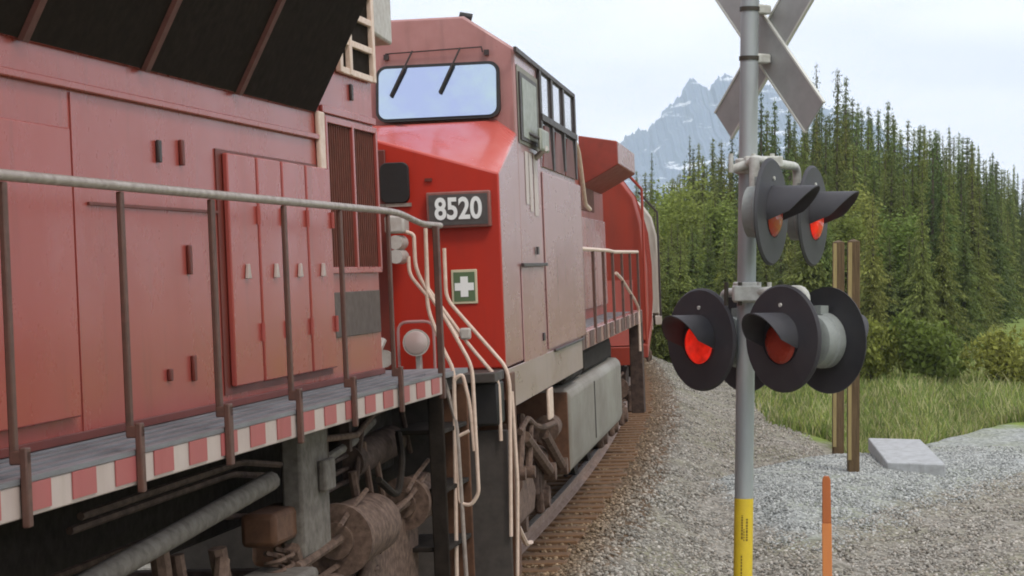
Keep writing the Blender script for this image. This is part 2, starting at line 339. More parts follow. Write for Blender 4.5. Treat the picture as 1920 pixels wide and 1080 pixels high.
K(vor.outputs['Distance'], bp.inputs['Height']); K(bp.outputs[0], b.inputs['Normal'])
ground = raw_mesh('ground', V, F, gm, zone, 'structure'); tag(ground, 'brown and grey gravel ground beside the track')

# railway track: rails and ties
trk = empty('railway_track', Matrix.Identity(4)); tag(trk, 'curved railway track of rusty rails on wooden ties under the train', 'railway track'); trk['kind'] = 'structure'
S = np.arange(-26, 150, 1.0)
prof = [(-0.07, -0.17), (0.07, -0.17), (0.07, -0.155), (0.012, -0.13), (0.012, -0.04), (0.037, -0.034), (0.037, -0.004), (0.028, 0.0), (-0.028, 0.0), (-0.037, -0.004), (-0.037, -0.034), (-0.012, -0.04), (-0.012, -0.13), (-0.07, -0.155)]
for sgn in (1, -1):
    mb = MB(); mb.loft([[track_pt(s, sgn * 0.7525 + px, pz) for px, pz in prof] for s in S])
    ro = mb.build('rail', 'rail', trk)
    ro.data.materials.append(M['rail_head'])
    for p in ro.data.polygons:
        if p.normal.z > 0.9 and p.center.z > -0.06: p.material_index = 1
tie_me = None
for k, s in enumerate(np.arange(-3.0, 110, 0.56)):
    if tie_me is None:
        o = bx(-1.3, 1.3, -0.115, 0.115, -0.345, -0.172).build('tie', 'tie', trk, bevel=0.012); tie_me = o
    else:
        o = tie_me.copy(); col.objects.link(o); o.parent = trk
    th = TH0 - s / RAD + random.uniform(-0.012, 0.012); p = track_pt(s + random.uniform(-.03, .03))
    o.matrix_local = Matrix.Translation(p) @ Matrix.Rotation(-th, 4, 'Z') @ Matrix.Rotation(-R(ROLL), 4, 'Y') @ Matrix.Translation((random.uniform(-.06, .06), 0, 0))

# ------------------------------------------------------------------ vehicles
def pose(origin, yaw, roll):
    y = R(yaw); r = R(roll); tt = Vector((math.sin(y), math.cos(y), 0)); n = Vector((math.cos(y), -math.sin(y), 0)); z = Vector((0, 0, 1))
    n2 = n * math.cos(r) + z * math.sin(r); z2 = -n * math.sin(r) + z * math.cos(r)
    m = Matrix(((n2.x, tt.x, z2.x, origin[0]), (n2.y, tt.y, z2.y, origin[1]), (n2.z, tt.z, z2.z, origin[2]), (0, 0, 0, 1)))
    return m

def truck(parent, yc, wb=2.0, axles=3, lite=False):
    """three-axle truck: the frame is the part, its wheels, axle boxes, springs and brake cylinders its sub-parts"""
    h = wb * (axles - 1) / 2
    mb = MB()
    for sg in (1, -1):
        a, b_ = sg * 1.02, sg * 1.13
        poly = [(yc - h - .55, .78), (yc - h - .3, .62), (yc - h + .35, .62), (yc - h + .6, .50), (yc + h - .6, .50), (yc + h - .35, .62), (yc + h + .3, .62), (yc + h + .55, .78), (yc + h + .5, 1.02), (yc - h - .5, 1.02)]
        mb.prism(poly, 'yz', min(a, b_), max(a, b_))
    mb.box(-1.02, 1.02, yc - .35, yc + .35, .7, 1.1)
    mb.box(-1.02, 1.02, yc - h - .5, yc - h - .35, .72, .98); mb.box(-1.02, 1.02, yc + h + .35, yc + h + .5, .72, .98)
    fr = mb.build('truck', 'truck', parent, bevel=0.02)
    for k in range(axles):
        y = yc - h + k * wb
        w = MB()
        for sg in (1, -1):
            w.cyl((sg * .69, y, .50), (sg * .82, y, .50), .51, .50, 28)
            w.cyl((sg * .66, y, .50), (sg * .69, y, .50), .535, .535, 28)
        w.cyl((-.7, y, .5), (.7, y, .5), .09, None, 12)
        w.build('wheelset', 'under', fr)
        for sg in ((1,) if lite else (1, -1)):
            MB().box(min(sg * 1.13, sg * 1.22), max(sg * 1.13, sg * 1.22), y - .19, y + .19, .36, .70).build('axle_box', 'truck_light', fr, bevel=0.03)
            MB().cyl((sg * 1.22, y, .52), (sg * 1.27, y, .52), .13, .11, 16).build('bearing_cap', 'truck_light', fr)
            if not lite:
                for dy in (-.31, .31):
                    pts = [(sg * 1.15 + .065 * math.cos(q), y + dy + .065 * math.sin(q), .66 + q * .0105) for q in np.arange(0, 2 * math.pi * 5.5, .7)]
                    MB().tube(pts, .016, 5).build('coil_spring', 'truck_light', fr)
    if not lite:
        for sg in (1, -1):
            for k in range(axles - 1):
                y = yc - h + wb * (k + .5)
                b_ = MB(); b_.cyl((sg * 1.24, y - .22, 1.0), (sg * 1.24, y + .2, 1.0), .13, .12, 18); b_.cyl((sg * 1.24, y - .25, 1.0), (sg * 1.24, y - .21, 1.0), .155, None, 18)
                b_.tube([(sg * 1.24, y - .6, 1.02), (sg * 1.24, y - .2, 1.0)], .028, 8)
                b_.build('brake_cylinder', 'truck_light', fr)
            for dy in (-.75, .55):
                MB().tube([(sg * 1.18, yc + dy, 1.35), (sg * 1.2, yc + dy + .42, .70)], .05, 8).build('shock_absorber', 'truck_light', fr)
                MB().tube([(sg * 1.16, yc + dy + .15, 1.45), (sg * 1.2, yc + dy - .25, .75)], .04, 8).build('brake_link', 'truck_light', fr)
            MB().tube(rounded([(sg * 1.2, yc - h - .4, 1.12), (sg * 1.2, yc - .5, 1.2), (sg * 1.2, yc - .1, 1.08), (sg * 1.2, yc + h + .3, 1.16)], .1), .018, 6).build('sand_pipe', 'truck_light', fr)
    return fr

def stripes(parent, y0, y1, x, z0, z1, period=0.44, frac=0.53, sides=(1,), smat='red_stripe'):
    y = y0
    while y < y1:
        for sg in sides:
            a, b_ = sg * x, sg * (x + .005)
            MB().box(min(a, b_), max(a, b_), y, min(y1, y + period * frac), z0, z1).build('stripe', smat, parent)
        y += period

# ---------------- leading locomotive: only its rear end is in the picture
A = empty('locomotive', pose((-1.84903, 14.57346, 0), 10.3, 2.4))
tag(A, 'faded red locomotive in the left foreground with red-and-white striped sill and grey handrail', 'locomotive')
hood = MB().prism([(-1.0, 2.16), (1.0, 2.16), (1.0, 4.80), (.8, 5.0), (-.8, 5.0), (-1.0, 4.80)], 'xz', -15.0, .37).build('hood', 'red_faded', A, bevel=0.03)
for sg in (1, -1):
    P_ = [(sg * 1.003, 3.86), (sg * 1.52, 4.83), (sg * 1.52, 5.22), (sg * 1.003, 5.22)]
    w_ = MB().prism(P_, 'xz', -9.0, -1.14).build('radiator_wing', 'red_faded', A, bevel=0.015)
    # black intake screens on the sloping underside, and the ribs between them
    dx, dz = .517, .97; L_ = math.hypot(dx, dz); nx_, nz_ = sg * dz / L_, -dx / L_
    ribs = [-8.4, -7.05, -5.7, -4.25, -2.78]
    def slab(y0, y1, off0, off1, t0, t1, name, mat):
        def q(t, o_): return (sg * (1.003 + dx * t) + nx_ * o_, 3.86 + dz * t + nz_ * o_)
        poly = [q(t0, off0), q(t1, off0), q(t1, off1), q(t0, off1)]
        return MB().prism(poly, 'xz', y0, y1).build(name, mat, w_)
    ed = [-8.98] + ribs + [-1.16]
    for a, b_ in zip(ed[:-1], ed[1:]): slab(a + .035, b_ - .035, .002, .012, .015, .985, 'intake_screen', 'wing_under')
    for y in ribs: slab(y - .032, y + .032, .002, .035, .01, .99, 'rib', 'wing_rib')
# upper ledge, edge trims, seams
bx(1.002, 1.03, -15, -1.12, 3.70, 3.735).build('ledge', 'red_faded', A, bevel=0.006)
bx(1.002, 1.035, -1.16, -1.03, 3.50, 3.88).build('trim', 'cream', A, bevel=0.01)
bx(1.002, 1.022, -1.03, .36, 3.88, 3.93).build('trim', 'red_faded', A, bevel=0.006)
bx(1.002, 1.012, -5.0, -3.16, 3.20, 3.214).build('seam', 'red_dark', A)
# four access doors over a dark panel painted as shade in their gaps
bx(1.002, 1.008, -3.17, -.985, 2.235, 3.545).build('door_gap_shade', 'red_dark', A)
for (y0, y1) in ((-3.075, -2.575), (-2.535, -2.085), (-2.045, -1.575), (-1.535, -1.0)):
    d = bx(1.010, 1.042, y0, y1, 2.275, 3.525).build('hood_door', 'red_door', A, bevel=0.008)
    yc_ = y0 + .25
    MB().prism([(yc_ - .035, 2.85), (yc_ + .035, 2.85), (yc_ + .008, 2.93), (yc_ - .008, 2.93)], 'yz', 1.044, 1.064).build('latch', 'white_stripe', d, bevel=0.004)
    for z in (2.55, 3.2): MB().cyl((1.05, y1 - .012, z - .05), (1.05, y1 - .012, z + .05), .014, None, 8).build('hinge', 'red_door', d)
for k, y0 in enumerate((-8.2, -7.2, -6.2)):
    bx(1.006, 1.04, y0, y0 + .94, 2.275, 3.525).build('hood_door', 'red_door', A, bevel=0.008)
# slots and grab handles on the plain panel
for (y, z0, z1, m_) in ((-4.06, 3.43, 3.54, 'frame_dark'), (-3.72, 3.43, 3.56, 'red_dark'), (-3.67, 2.88, 3.03, 'red_dark'), (-4.03, 2.36, 2.42, 'red_dark'), (-3.67, 2.34, 2.47, 'red_dark')):
    bx(1.002, 1.022, y - .022, y + .022, z0, z1).build('grab_slot', m_, A, bevel=0.006)
# weld seams and bolt rows
for y in (-5.15, -9.1, -11.6): bx(1.002, 1.007, y - .012, y + .012, 2.2, 3.69).build('seam', 'red_faded', A)
bx(1.002, 1.016, -15, .36, 2.165, 2.205).build('hood_foot', 'red_dark', A, bevel=0.004)
# brown-red mesh screen and the grey plate below it
scr = bx(1.002, 1.012, -1.0, .32, 2.885, 3.84).build('intake_panel', 'red_screen', A)
for y in (-1.0, -.335, .30): bx(1.014, 1.036, y - .022, y + .022, 2.885, 3.84).build('mullion', 'red_faded', scr, bevel=0.004)
for z in (2.885, 3.84): bx(1.014, 1.034, -1.02, .32, z - .02, z + .02).build('screen_rim', 'red_faded', scr, bevel=0.004)
for y in np.arange(-.93, .28, .055):
    if abs(y + .335) > .03: bx(1.013, 1.020, y - .006, y + .006, 2.91, 3.815).build('screen_wire', 'red_screen', scr)
bx(1.002, 1.016, -.90, .29, 2.455, 2.745).build('vent_plate', paint('grey_brown_mesh', (0.115, 0.085, 0.07), 0.75, nscale=5), A, bevel=0.005)
# louvre frame high on the hood end
gr = bx(1.002, 1.008, -.56, .31, 4.19, 4.80).build('louvre_backing', 'wing_under', A)
for y in (-.585, -.335, .30): bx(1.009, 1.045, y - .035, y + .035, 4.17, 4.82).build('louvre_post', 'cream', gr, bevel=0.006)
for z in (4.19, 4.385, 4.575, 4.76): bx(1.009, 1.040, -.55, .265, z - .022, z + .022).build('louvre_bar', 'cream', gr, bevel=0.005)
bx(1.002, 1.02, -.27, -.22, 4.01, 4.12).build('grab_slot', 'frame_dark', A, bevel=0.006)
MB().prism([(.375, 4.52), (.92, 4.49), (.92, 5.05), (.375, 5.05)], 'yz', .25, 1.03).build('end_box', 'light_grey', A, bevel=0.02)
# walkway, sill, stripes
wk = bx(-1.47, 1.47, -15, .98, 2.125, 2.160).build('walkway', 'walk', A)
for x in (1.06, 1.16, 1.27, 1.37): bx(x, x + .012, -15, -.02, 2.161, 2.171).build('tread_rib', 'walk', wk)
sill = bx(1.40, 1.50, -15, 0.0, 2.03, 2.150).build('sill', 'white_stripe', A, bevel=0.006)
bx(1.473, 1.505, -15, 0.0, 2.152, 2.172).build('sill_edge', 'walk', A)
bx(-1.50, -1.40, -15, 0.0, 2.03, 2.150).build('sill', 'white_stripe', A, bevel=0.006)
stripes(A, -14.98 + .08, -.01, 1.502, 2.048, 2.149)
# handrails and stanchions
rail_obj('handrail', [(1.48, -15, 3.235), (1.48, -1.3, 3.232), (1.48, -.95, 3.222), (1.46, -.5, 3.19), (1.45, -.2, 3.17), (1.45, .34, 3.17)], .021, 'rail_grey', A, 10, .25)
bx(1.475, 1.515, -.045, .015, 2.0, 3.16).build('stanchion', 'post_brown', A, bevel=0.006)
for y in (-14.0, -12.8, -11.6, -10.5, -9.3, -8.15, -7.0, -5.86, -4.71, -3.55, -2.45, -1.31):
    p_ = MB(); w = .029 if abs(y + 4.71) < .1 else .022
    p_.box(1.507, 1.535, y - w, y + w, 2.0, 2.28); p_.box(1.468, 1.492, y - w * .9, y + w * .9, 2.22, 3.21)
    p_.box(1.468, 1.535, y - w * .95, y + w * .95, 2.22, 2.27)
    p_.build('stanchion', 'post_brown', A, bevel=0.006)
# underframe and running gear
bx(-.75, .75, -15, .9, 1.42, 2.12).build('underframe', 'under', A, bevel=0.02)
bx(-1.4, 1.4, -15, .9, 2.02, 2.12).build('deck_plate', 'under', A)
bx(-1.0, 1.0, -10.6, -6.4, .55, 1.55).build('fuel_tank', 'tank', A, bevel=0.12)
truck(A, -3.2)
hg = bx(1.12, 1.24, -2.60, -2.02, 1.28, 2.02).build('hanger', 'hanger', A, bevel=0.02)
bx(1.242, 1.29, -2.28, -2.05, 1.62, 1.80).build('bracket', 'hanger', hg, bevel=0.015)
MB().tube([(1.2, -7.6, 1.50), (1.2, -4.9, 1.655), (1.2, -3.05, 1.765)], .052, 10).build('air_pipe', 'hanger', A)
MB().tube([(1.15, -2.0, 1.74), (1.1, -.9, 1.80), (1.0, .0, 1.86)], .028, 8).build('air_pipe', 'hanger', A)
MB().tube([(1.2, -2.0, 1.90), (1.2, -1.2, 1.86), (1.18, -.7, 1.95)], .02, 8).build('air_pipe', 'truck_light', A)
for y in (-1.75, -1.2): bx(1.1, 1.16, y - .03, y + .03, 1.76, 2.0).build('pipe_bracket', 'truck', A)
for (yc_, r_, ln, zc) in ((-1.75, .20, .85, 1.28), (-.02, .165, .6, 1.30)):
    c_ = MB(); c_.cyl((1.2, yc_, zc), (1.2, yc_ + ln, zc), r_, r_ * .95, 24); c_.cyl((1.2, yc_ - .03, zc), (1.2, yc_ + .02, zc), r_ * 1.1, None, 24)
    c_.cyl((1.2, yc_ - .07, zc), (1.2, yc_ - .03, zc), r_ * .55, None, 16)
    cy = c_.build('air_cylinder', 'truck_light', A)
    MB().tube([(1.22, yc_ - .95, zc - .03), (1.24, yc_ - .1, zc + .02)], .03, 8).build('push_rod', 'truck_light', cy)
    MB().tube([(1.3, yc_ - .3, zc + .12), (1.26, yc_ + .1, zc + .17), (1.3, yc_ + .35, zc + .26)], .016, 6).build('hose', 'truck_light', cy)
bx(1.0, 1.2, -3.0, -2.4, 1.40, 1.58).build('equipment_box', 'rust', A, bevel=0.03)
MB().prism([(-1.2, .6), (.3, .6), (.35, 1.1), (.05, 1.24), (-.9, 1.12), (-1.2, .95)], 'yz', 1.14, 1.21).build('truck_bracket', 'truck_light', A, bevel=0.03)
MB().tube(rounded([(1.25, -.95, 1.1), (1.28, -.6, 1.32), (1.28, -.2, 1.36), (1.30, .25, 1.47)], .06), .018, 6).build('hose', 'truck_light', A)
for z in (1.52, 1.60, 1.68): MB().tube([(1.05, -1.9, z), (1.05, -.9, z + .03)], .016, 6).build('air_pipe', 'truck', A)
bx(1.0, 1.35, -4.8, -2.7, 1.12, 1.26).build('spring_plank', 'hanger', A, bevel=0.03)
bx(.8, 1.02, -.95, .5, 1.5, 1.98).build('battery_box', 'under', A, bevel=0.03)
MB().tube(rounded([(1.12, -1.0, 1.5), (1.12, -.75, 1.92), (1.12, .3, 1.98), (1.12, .55, 1.6)], .1), .022, 8).build('air_pipe', 'truck', A)
for (y, z0, z1, r_) in ((-4.6, 1.0, 1.62, .05), (-4.35, 1.0, 1.55, .035), (-3.75, 1.05, 1.5, .05), (-1.05, 1.2, 1.62, .03), (-.75, 1.3, 1.78, .022), (-.45, 1.3, 1.7, .022)):
    MB().tube([(1.12, y, z1), (1.16, y + .06, z0)], r_, 8).build('brake_link', 'truck_light', A)
for z, x_ in ((1.90, 1.15), (1.84, 1.10), (1.62, .95)): MB().tube(rounded([(x_, -5.6, z - .02), (x_, -3.4, z), (x_, -2.7, z - .08)], .1), .018, 6).build('air_pipe', 'truck', A)
MB().prism([(-5.3, 1.02), (-3.9, 1.02), (-3.6, 1.16), (-3.9, 1.34), (-5.3, 1.30)], 'yz', 1.12, 1.2).build('truck_bracket', 'truck', A, bevel=0.03)
for k in range(4): MB().tube([(1.16 + .05 * math.cos(q), -2.9 + k * .17 + .05 * math.sin(q), 1.10 + q * .009) for q in np.arange(0, 30, .7)], .014, 5).build('coil_spring', 'truck_light', A)
MB().tube(rounded([(1.25, -.9, 1.55), (1.3, -.6, 1.40), (1.28, -.35, 1.62), (1.2, -.1, 1.78)], .12), .024, 8).build('hose', 'under', A)
MB().cyl((1.05, -.9, 1.66), (1.05, .3, 1.70), .11, None, 18).build('air_cylinder', 'truck', A)
# stepwell at the corner
bx(1.26, 1.47, .93, .955, .35, 2.05).build('step_plate', 'rust', A, bevel=0.01)
bx(1.36, 1.47, .10, .125, .35, 2.03).build('step_plate', 'under', A, bevel=0.01)
for z in (.55, .95, 1.35, 1.75): bx(1.08, 1.46, .13, .92, z, z + .03).build('step', 'under', A, bevel=0.006)
bx(-1.3, 1.2, .93, .97, 1.2, 2.12).build('end_plate', 'pilot', A, bevel=0.01)
rail_obj('step_handrail', [(1.31, .5, 3.15), (1.30, .5, 2.60), (1.40, .5, 2.31), (1.47, .5, 2.17), (1.43, .5, .72)], .014, 'cream', A)
rail_obj('step_handrail', [(1.17, .5, 3.14), (1.225, .5, 3.12), (1.225, .5, 2.88), (1.31, .5, 2.71), (1.44, .5, 2.50), (1.60, .5, 2.19), (1.61, .5, 1.30), (1.55, .5, 1.22), (1.47, .5, 1.24), (1.465, .5, 2.10), (1.53, .5, 2.14), (1.575, .5, 1.92), (1.59, .5, 1.60)], .0135, 'cream', A)
rail_obj('step_handrail', [(1.18, .5, 2.97), (1.18, .5, 2.84), (1.31, .5, 2.68)], .013, 'cream', A)
rail_obj('step_handrail', [(1.40, .5, 2.1), (1.475, .5, 1.78), (1.50, .5, .62)], .015, 'rail_grey', A)
rail_obj('step_handrail', [(1.47, .5, 1.70), (1.56, .5, 1.74)], .012, 'cream', A)
MB().box(-.2, .2, .95, 1.75, .75, 1.02).build('coupler', 'rust', A, bevel=0.05)

# ---------------- second locomotive: cab, nose, hood
B = empty('locomotive', pose((-1.470795, 16.949668, 0), 7.05, 2.2))
tag(B, 'bright red locomotive with white 8520 number board, blue windshield and weathered cab side', 'locomotive')
z_l = 2.08
ring0 = [(-1.52, 0, z_l), (1.52, 0, z_l), (1.52, 0, 3.62), (.45, 0, 3.95), (-.45, 0, 3.95), (-1.52, 0, 3.62)]
ring1 = [(-1.52, 1.3, z_l), (1.52, 1.3, z_l), (1.52, 1.3, 4.00), (1.36, 1.3, 4.13), (-1.36, 1.3, 4.13), (-1.52, 1.3, 4.00)]
nose = MB().loft([ring0, ring1]).build('nose', 'red_fresh', B, bevel=0.018)
M['nose_top'] = paint('sky_sheen_red_paint', (0.56, 0.13, 0.105), 0.2, c2=(0.52, 0.085, 0.065), scale=(2, 2, 2), nscale=2)  # paler red puts the sky's sheen into the nose top's colour
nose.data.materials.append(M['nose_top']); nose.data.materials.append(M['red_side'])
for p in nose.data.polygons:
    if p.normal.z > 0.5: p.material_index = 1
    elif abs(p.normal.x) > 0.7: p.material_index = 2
roof = [(-1.52, 1.75), (1.52, 1.75), (1.52, 4.73), (1.10, 5.02), (-1.10, 5.02), (-1.52, 4.73)]
MB().prism(roof, 'xz', 1.304, 6.45).build('cab', 'red_side', B, bevel=0.018)
fr_poly = [(-1.50, 3.9), (1.50, 3.9), (1.50, 4.725), (1.092, 5.005), (-1.092, 5.005), (-1.50, 4.725)]
MB().prism(fr_poly, 'xz', 1.284, 1.302).build('cab_front', 'red_roof', B, bevel=0.006)
bx(1.5235, 1.5325, .02, 6.44, 1.755, 2.075).build('skirt', 'skirt', B, bevel=0.004)
def round_rect(x0, x1, z0, z1, r, k=5):
    o = []
    for cx, cz, a0 in ((x1 - r, z0 + r, -90), (x1 - r, z1 - r, 0), (x0 + r, z1 - r, 90), (x0 + r, z0 + r, 180)):
        for j in range(k + 1):
            a = R(a0 + 90 * j / k); o.append((cx + r * math.cos(a), cz + r * math.sin(a)))
    return o
for sg in (1, -1):
    def lean_back(o_, k=.19):
        for v_ in o_.data.vertices: v_.co.y += (v_.co.z - 4.625) * k if v_.co.y < 1.27 else 0
        o_.data.update(); return o_
    g = lean_back(MB().prism(round_rect(min(sg * .335, sg * 1.395), max(sg * .335, sg * 1.395), 4.140, 4.625, .09), 'xz', 1.262, 1.283).build('windshield_gasket', 'black', B))
    lean_back(MB().prism(round_rect(min(sg * .362, sg * 1.368), max(sg * .362, sg * 1.368), 4.166, 4.598, .07), 'xz', 1.250, 1.257).build('windshield', 'windshield', g))
    MB().tube([(sg * .43, 1.24, 4.69), (sg * .43, 1.24, 4.725), (sg * 1.25, 1.24, 4.745), (sg * 1.26, 1.24, 4.70)], .008, 6).build('wiper_rail', 'frame_dark', B)
    for (xa, za, xb, zb) in ((.66, 4.74, .47, 4.36), (1.07, 4.745, .89, 4.37)):
        wp = MB().tube([(sg * xa, 1.235, za), (sg * (xa * .45 + xb * .55), 1.195, (za * .45 + zb * .55))], .009, 6).build('wiper', 'frame_dark', B)
        MB().tube([(sg * (xa * .62 + xb * .38), 1.215, za * .62 + zb * .38), (sg * xb, 1.178, zb)], .016, 6).build('wiper_blade', 'black', wp)
    for x in (.41, 1.27): bx(min(sg * x, sg * (x + .04)), max(sg * x, sg * (x + .04)), 1.235, 1.28, 4.675, 4.72).build('wiper_pivot', 'frame_dark', B)
MB().tube(rounded([(.52, 1.1, 4.10), (.58, 1.0, 4.09), (1.0, .82, 3.99)], .05), .011, 6).build('grab_iron', 'red_dark', B)
MB().tube(rounded([(.98, .98, 3.99), (1.0, .94, 4.03), (1.08, .94, 4.03), (1.1, .98, 3.99)], .02), .012, 6).build('grab_iron', 'frame_dark', B)
bx(.72, .95, 1.26, 1.30, 4.095, 4.128).build('vent', 'red_dark', B)
MB().cyl((1.04, 1.9, 5.01), (1.04, 1.9, 5.09), .02, None, 8).cyl((.98, 1.88, 5.10), (1.09, 1.9, 5.07), .03, .038, 10).build('horn', 'black', B)
# nose fittings
nl = MB().prism(round_rect(.575, .805, 3.415, 3.735, .055), 'xz', -.045, -.003).build('nose_lamp_recess', 'black', B, bevel=0.006)
bx(.565, .815, -.03, -.003, 3.385, 3.412).build('nose_ledge', 'rail_grey', B)
bx(.93, .985, -.025, -.003, 3.575, 3.600).build('grab_iron', 'red_dark', B)
MB().box(.43, .62, -.03, -.003, 2.10, 3.84).build('nose_post', 'red_dark', B, bevel=0.008)
brd = MB().box(.945, 1.45, -.085, -.003, 3.20, 3.485).build('number_board', 'board_rim', B, bevel=0.01)
bx(.965, 1.43, -.092, -.087, 3.222, 3.462).build('board_face', 'board_grey', brd)
fc = bpy.data.curves.new('digits', 'FONT'); fc.body = '8520'; fc.size = 0.235; fc.extrude = 0.003; fc.offset = 0.0062; fc.align_x = 'CENTER'; fc.align_y = 'CENTER'
to = bpy.data.objects.new('digits_tmp', fc); col.objects.link(to)
dg = bpy.context.evaluated_depsgraph_get(); me = bpy.data.meshes.new_from_object(to.evaluated_get(dg)); bpy.data.objects.remove(to)
me.name = 'number'; me.materials.clear(); me.materials.append(M['sign_white'])
no2 = bpy.data.objects.new('number', me); col.objects.link(no2); no2.parent = brd
no2.matrix_local = Matrix.Translation((1.198, -.097, 3.342)) @ Matrix.Rotation(R(90), 4, 'X') @ Matrix.Diagonal((0.80, 1.0, 1.0, 1.0))
sg_ = bx(1.11, 1.315, -.018, -.003, 2.60, 2.87).build('first_aid_sign', 'sign_rim', B, bevel=0.004)
bx(1.128, 1.297, -.022, -.0195, 2.62, 2.85).build('sign_face', 'sign_green', sg_)
cx_, cz_, a_, b_ = 1.2125, 2.735, .030, .080
MB().prism([(cx_ - a_, cz_ - b_), (cx_ + a_, cz_ - b_), (cx_ + a_, cz_ - a_), (cx_ + b_ * .95, cz_ - a_), (cx_ + b_ * .95, cz_ + a_), (cx_ + a_, cz_ + a_), (cx_ + a_, cz_ + b_), (cx_ - a_, cz_ + b_), (cx_ - a_, cz_ + a_), (cx_ - b_ * .95, cz_ + a_), (cx_ - b_ * .95, cz_ - a_), (cx_ - a_, cz_ - a_)], 'xz', -.027, -.0235).build('white_cross', 'sign_white', sg_)
# receptacles and ditch light on the front platform
bx(.655, .81, -.36, -.12, 3.17, 3.31).build('receptacle', 'light_grey', B, bevel=0.02)
for z in (2.99, 3.10): MB().cyl((.735, -.36, z), (.735, -.1, z), .055, .06, 16).build('hose_coupling', 'light_grey', B)
dl = MB().cyl((.875, -.40, 2.32), (.875, -.22, 2.32), .105, .08, 24).build('ditch_light', 'light_grey', B)
MB().tube([(.875, -.402, 2.32), (.875, -.408, 2.32), (.875, -.416, 2.32), (.875, -.419, 2.32)], [.090, .086, .05, .004], 24).build('lamp_glass', 'ditch', dl)
bx(.855, .895, -.33, -.25, 2.08, 2.23).build('lamp_bracket', 'light_grey', dl, bevel=0.005)
rail_obj('lamp_guard', [(.72, -.3, 2.09), (.72, -.3, 2.48), (1.0, -.3, 2.48), (1.0, -.3, 2.09)], .012, 'red_side', B)
MB().cyl((.60, -.3, 2.2), (.60, -.2, 2.2), .07, .06, 16).build('hose_coupling', 'light_grey', B)
MB().tube(rounded([(.60, -.3, 2.35), (.56, -.36, 2.25), (.58, -.34, 2.1)], .05), .03, 8).build('hose', 'light_grey', B)
# front platform, pilot, steps and handrails
bx(-1.5, 1.5, -.55, -.005, 2.0, 2.075).build('front_platform', 'pilot', B, bevel=0.008)
bx(-1.15, 1.16, -.56, -.46, .35, 1.995).build('pilot', 'pilot', B, bevel=0.02)
bx(1.165, 1.55, -.30, -.27, .25, 1.62).build('pilot_wing', 'pilot', B, bevel=0.012)
bx(1.165, 1.50, -.40, -.05, 1.66, 1.995).build('anticlimber', 'black', B, bevel=0.02)
bx(1.50, 1.545, .02, .32, .42, 2.04).build('step_side', 'rust', B, bevel=0.01)
for z in (.50, .88, 1.26): bx(1.2, 1.5, -.26, .30, z, z + .03).build('step', 'walk', B)
rail_obj('step_handrail', [(1.115, -.35, 3.04), (1.115, -.35, 2.65), (1.56, -.35, 2.11), (1.585, -.35, 1.98), (1.55, -.35, .80)], .0145, 'cream', B)
rail_obj('step_handrail', [(.96, -.35, 2.76), (1.28, -.35, 2.285), (1.50, -.35, 2.01), (1.50, -.35, 1.54)], .0145, 'cream', B)
rail_obj('step_handrail', [(.975, -.35, 3.20), (.975, -.35, 2.70), (1.20, -.35, 2.35)], .0145, 'cream', B)
bx(1.215, 1.30, -.385, -.335, 2.33, 2.42).build('rail_bracket', 'light_grey', B, bevel=0.015)
rail_obj('step_handrail', [(1.56, -.05, 1.9), (1.58, -.05, 1.2), (1.55, -.05, .45)], .014, 'cream', B)
# cab side: windows, frames, mirror, door, panels
bx(1.524, 1.530, 1.36, 2.95, 3.93, 4.60).build('window_surround', 'tank', B, bevel=0.004)
wf = bx(1.531, 1.545, 1.42, 2.74, 3.96, 4.54).build('side_window', 'frame_dark', B)
bx(1.546, 1.550, 1.55, 2.62, 3.99, 4.50).build('pane', 'mirror_grey', wf)
w2 = bx(1.524, 1.531, 3.06, 6.40, 3.80, 4.70).build('side_window', 'window', B)
bx(1.532, 1.556, 1.15, 6.44, 4.685, 4.725).build('drip_rail', 'frame_dark', B)
for y, z0 in ((3.02, 3.95), (4.05, 3.80), (5.18, 3.84), (6.42, 3.80)): bx(1.532, 1.552, y - .075, y + .075, z0, 4.684).build('window_post', 'frame_dark', w2)
bx(1.5535, 1.566, 2.95, 6.46, 4.225, 4.285).build('window_rail', 'frame_dark', w2)
for y0, y1 in ((3.12, 3.96), (4.14, 5.08), (5.28, 6.32)):
    MB().prism([(y0, 3.80), (y1, 3.80), (y1 - .2, 4.20), (y0 + .25, 4.20)], 'yz', 1.532, 1.540).build('lower_pane', 'red_dark', w2)
mr_ = MB().box(1.60, 1.64, 2.15, 2.75, 3.90, 4.10).build('mirror', 'mirror_grey', B, bevel=0.03)
MB().tube([(1.53, 1.9, 4.05), (1.62, 2.2, 4.0)], .015, 6).build('mirror_arm', 'frame_dark', mr_)
MB().tube([(1.53, 2.6, 3.86), (1.64, 2.4, 3.93)], .03, 6).build('mirror_arm', 'light_grey', mr_)
bx(1.524, 1.536, 3.05, 6.90, 2.10, 3.75).build('side_panel', 'red_side', B, bevel=0.006)
bx(1.524, 1.532, 1.15, 2.85, 1.80, 2.87).build('side_door', 'red_side', B, bevel=0.006)
bx(1.534, 1.560, 1.12, 3.0, 2.875, 2.905).build('door_rail', 'frame_dark', B, bevel=0.004)
bx(1.537, 1.560, 3.45, 6.5, 2.06, 2.085).build('panel_rail', 'frame_dark', B, bevel=0.004)
bx(1.5335, 1.548, 2.30, 2.42, 2.98, 3.05).build('latch', 'frame_dark', B)
bx(1.5335, 1.548, 2.55, 2.67, 2.20, 2.27).build('latch', 'frame_dark', B)
streak = paint('pale_stain', (0.58, 0.52, 0.48), 0.5, c2=(0.44, 0.30, 0.26), scale=(2, 5, 0.4), nscale=3)
for y0, y1, z0 in ((1.75, 2.0, 3.42), (2.05, 2.3, 3.36), (2.4, 2.72, 3.33)): bx(1.524, 1.5255, y0, y1, z0, 3.88).build('stain_strip', streak, B)
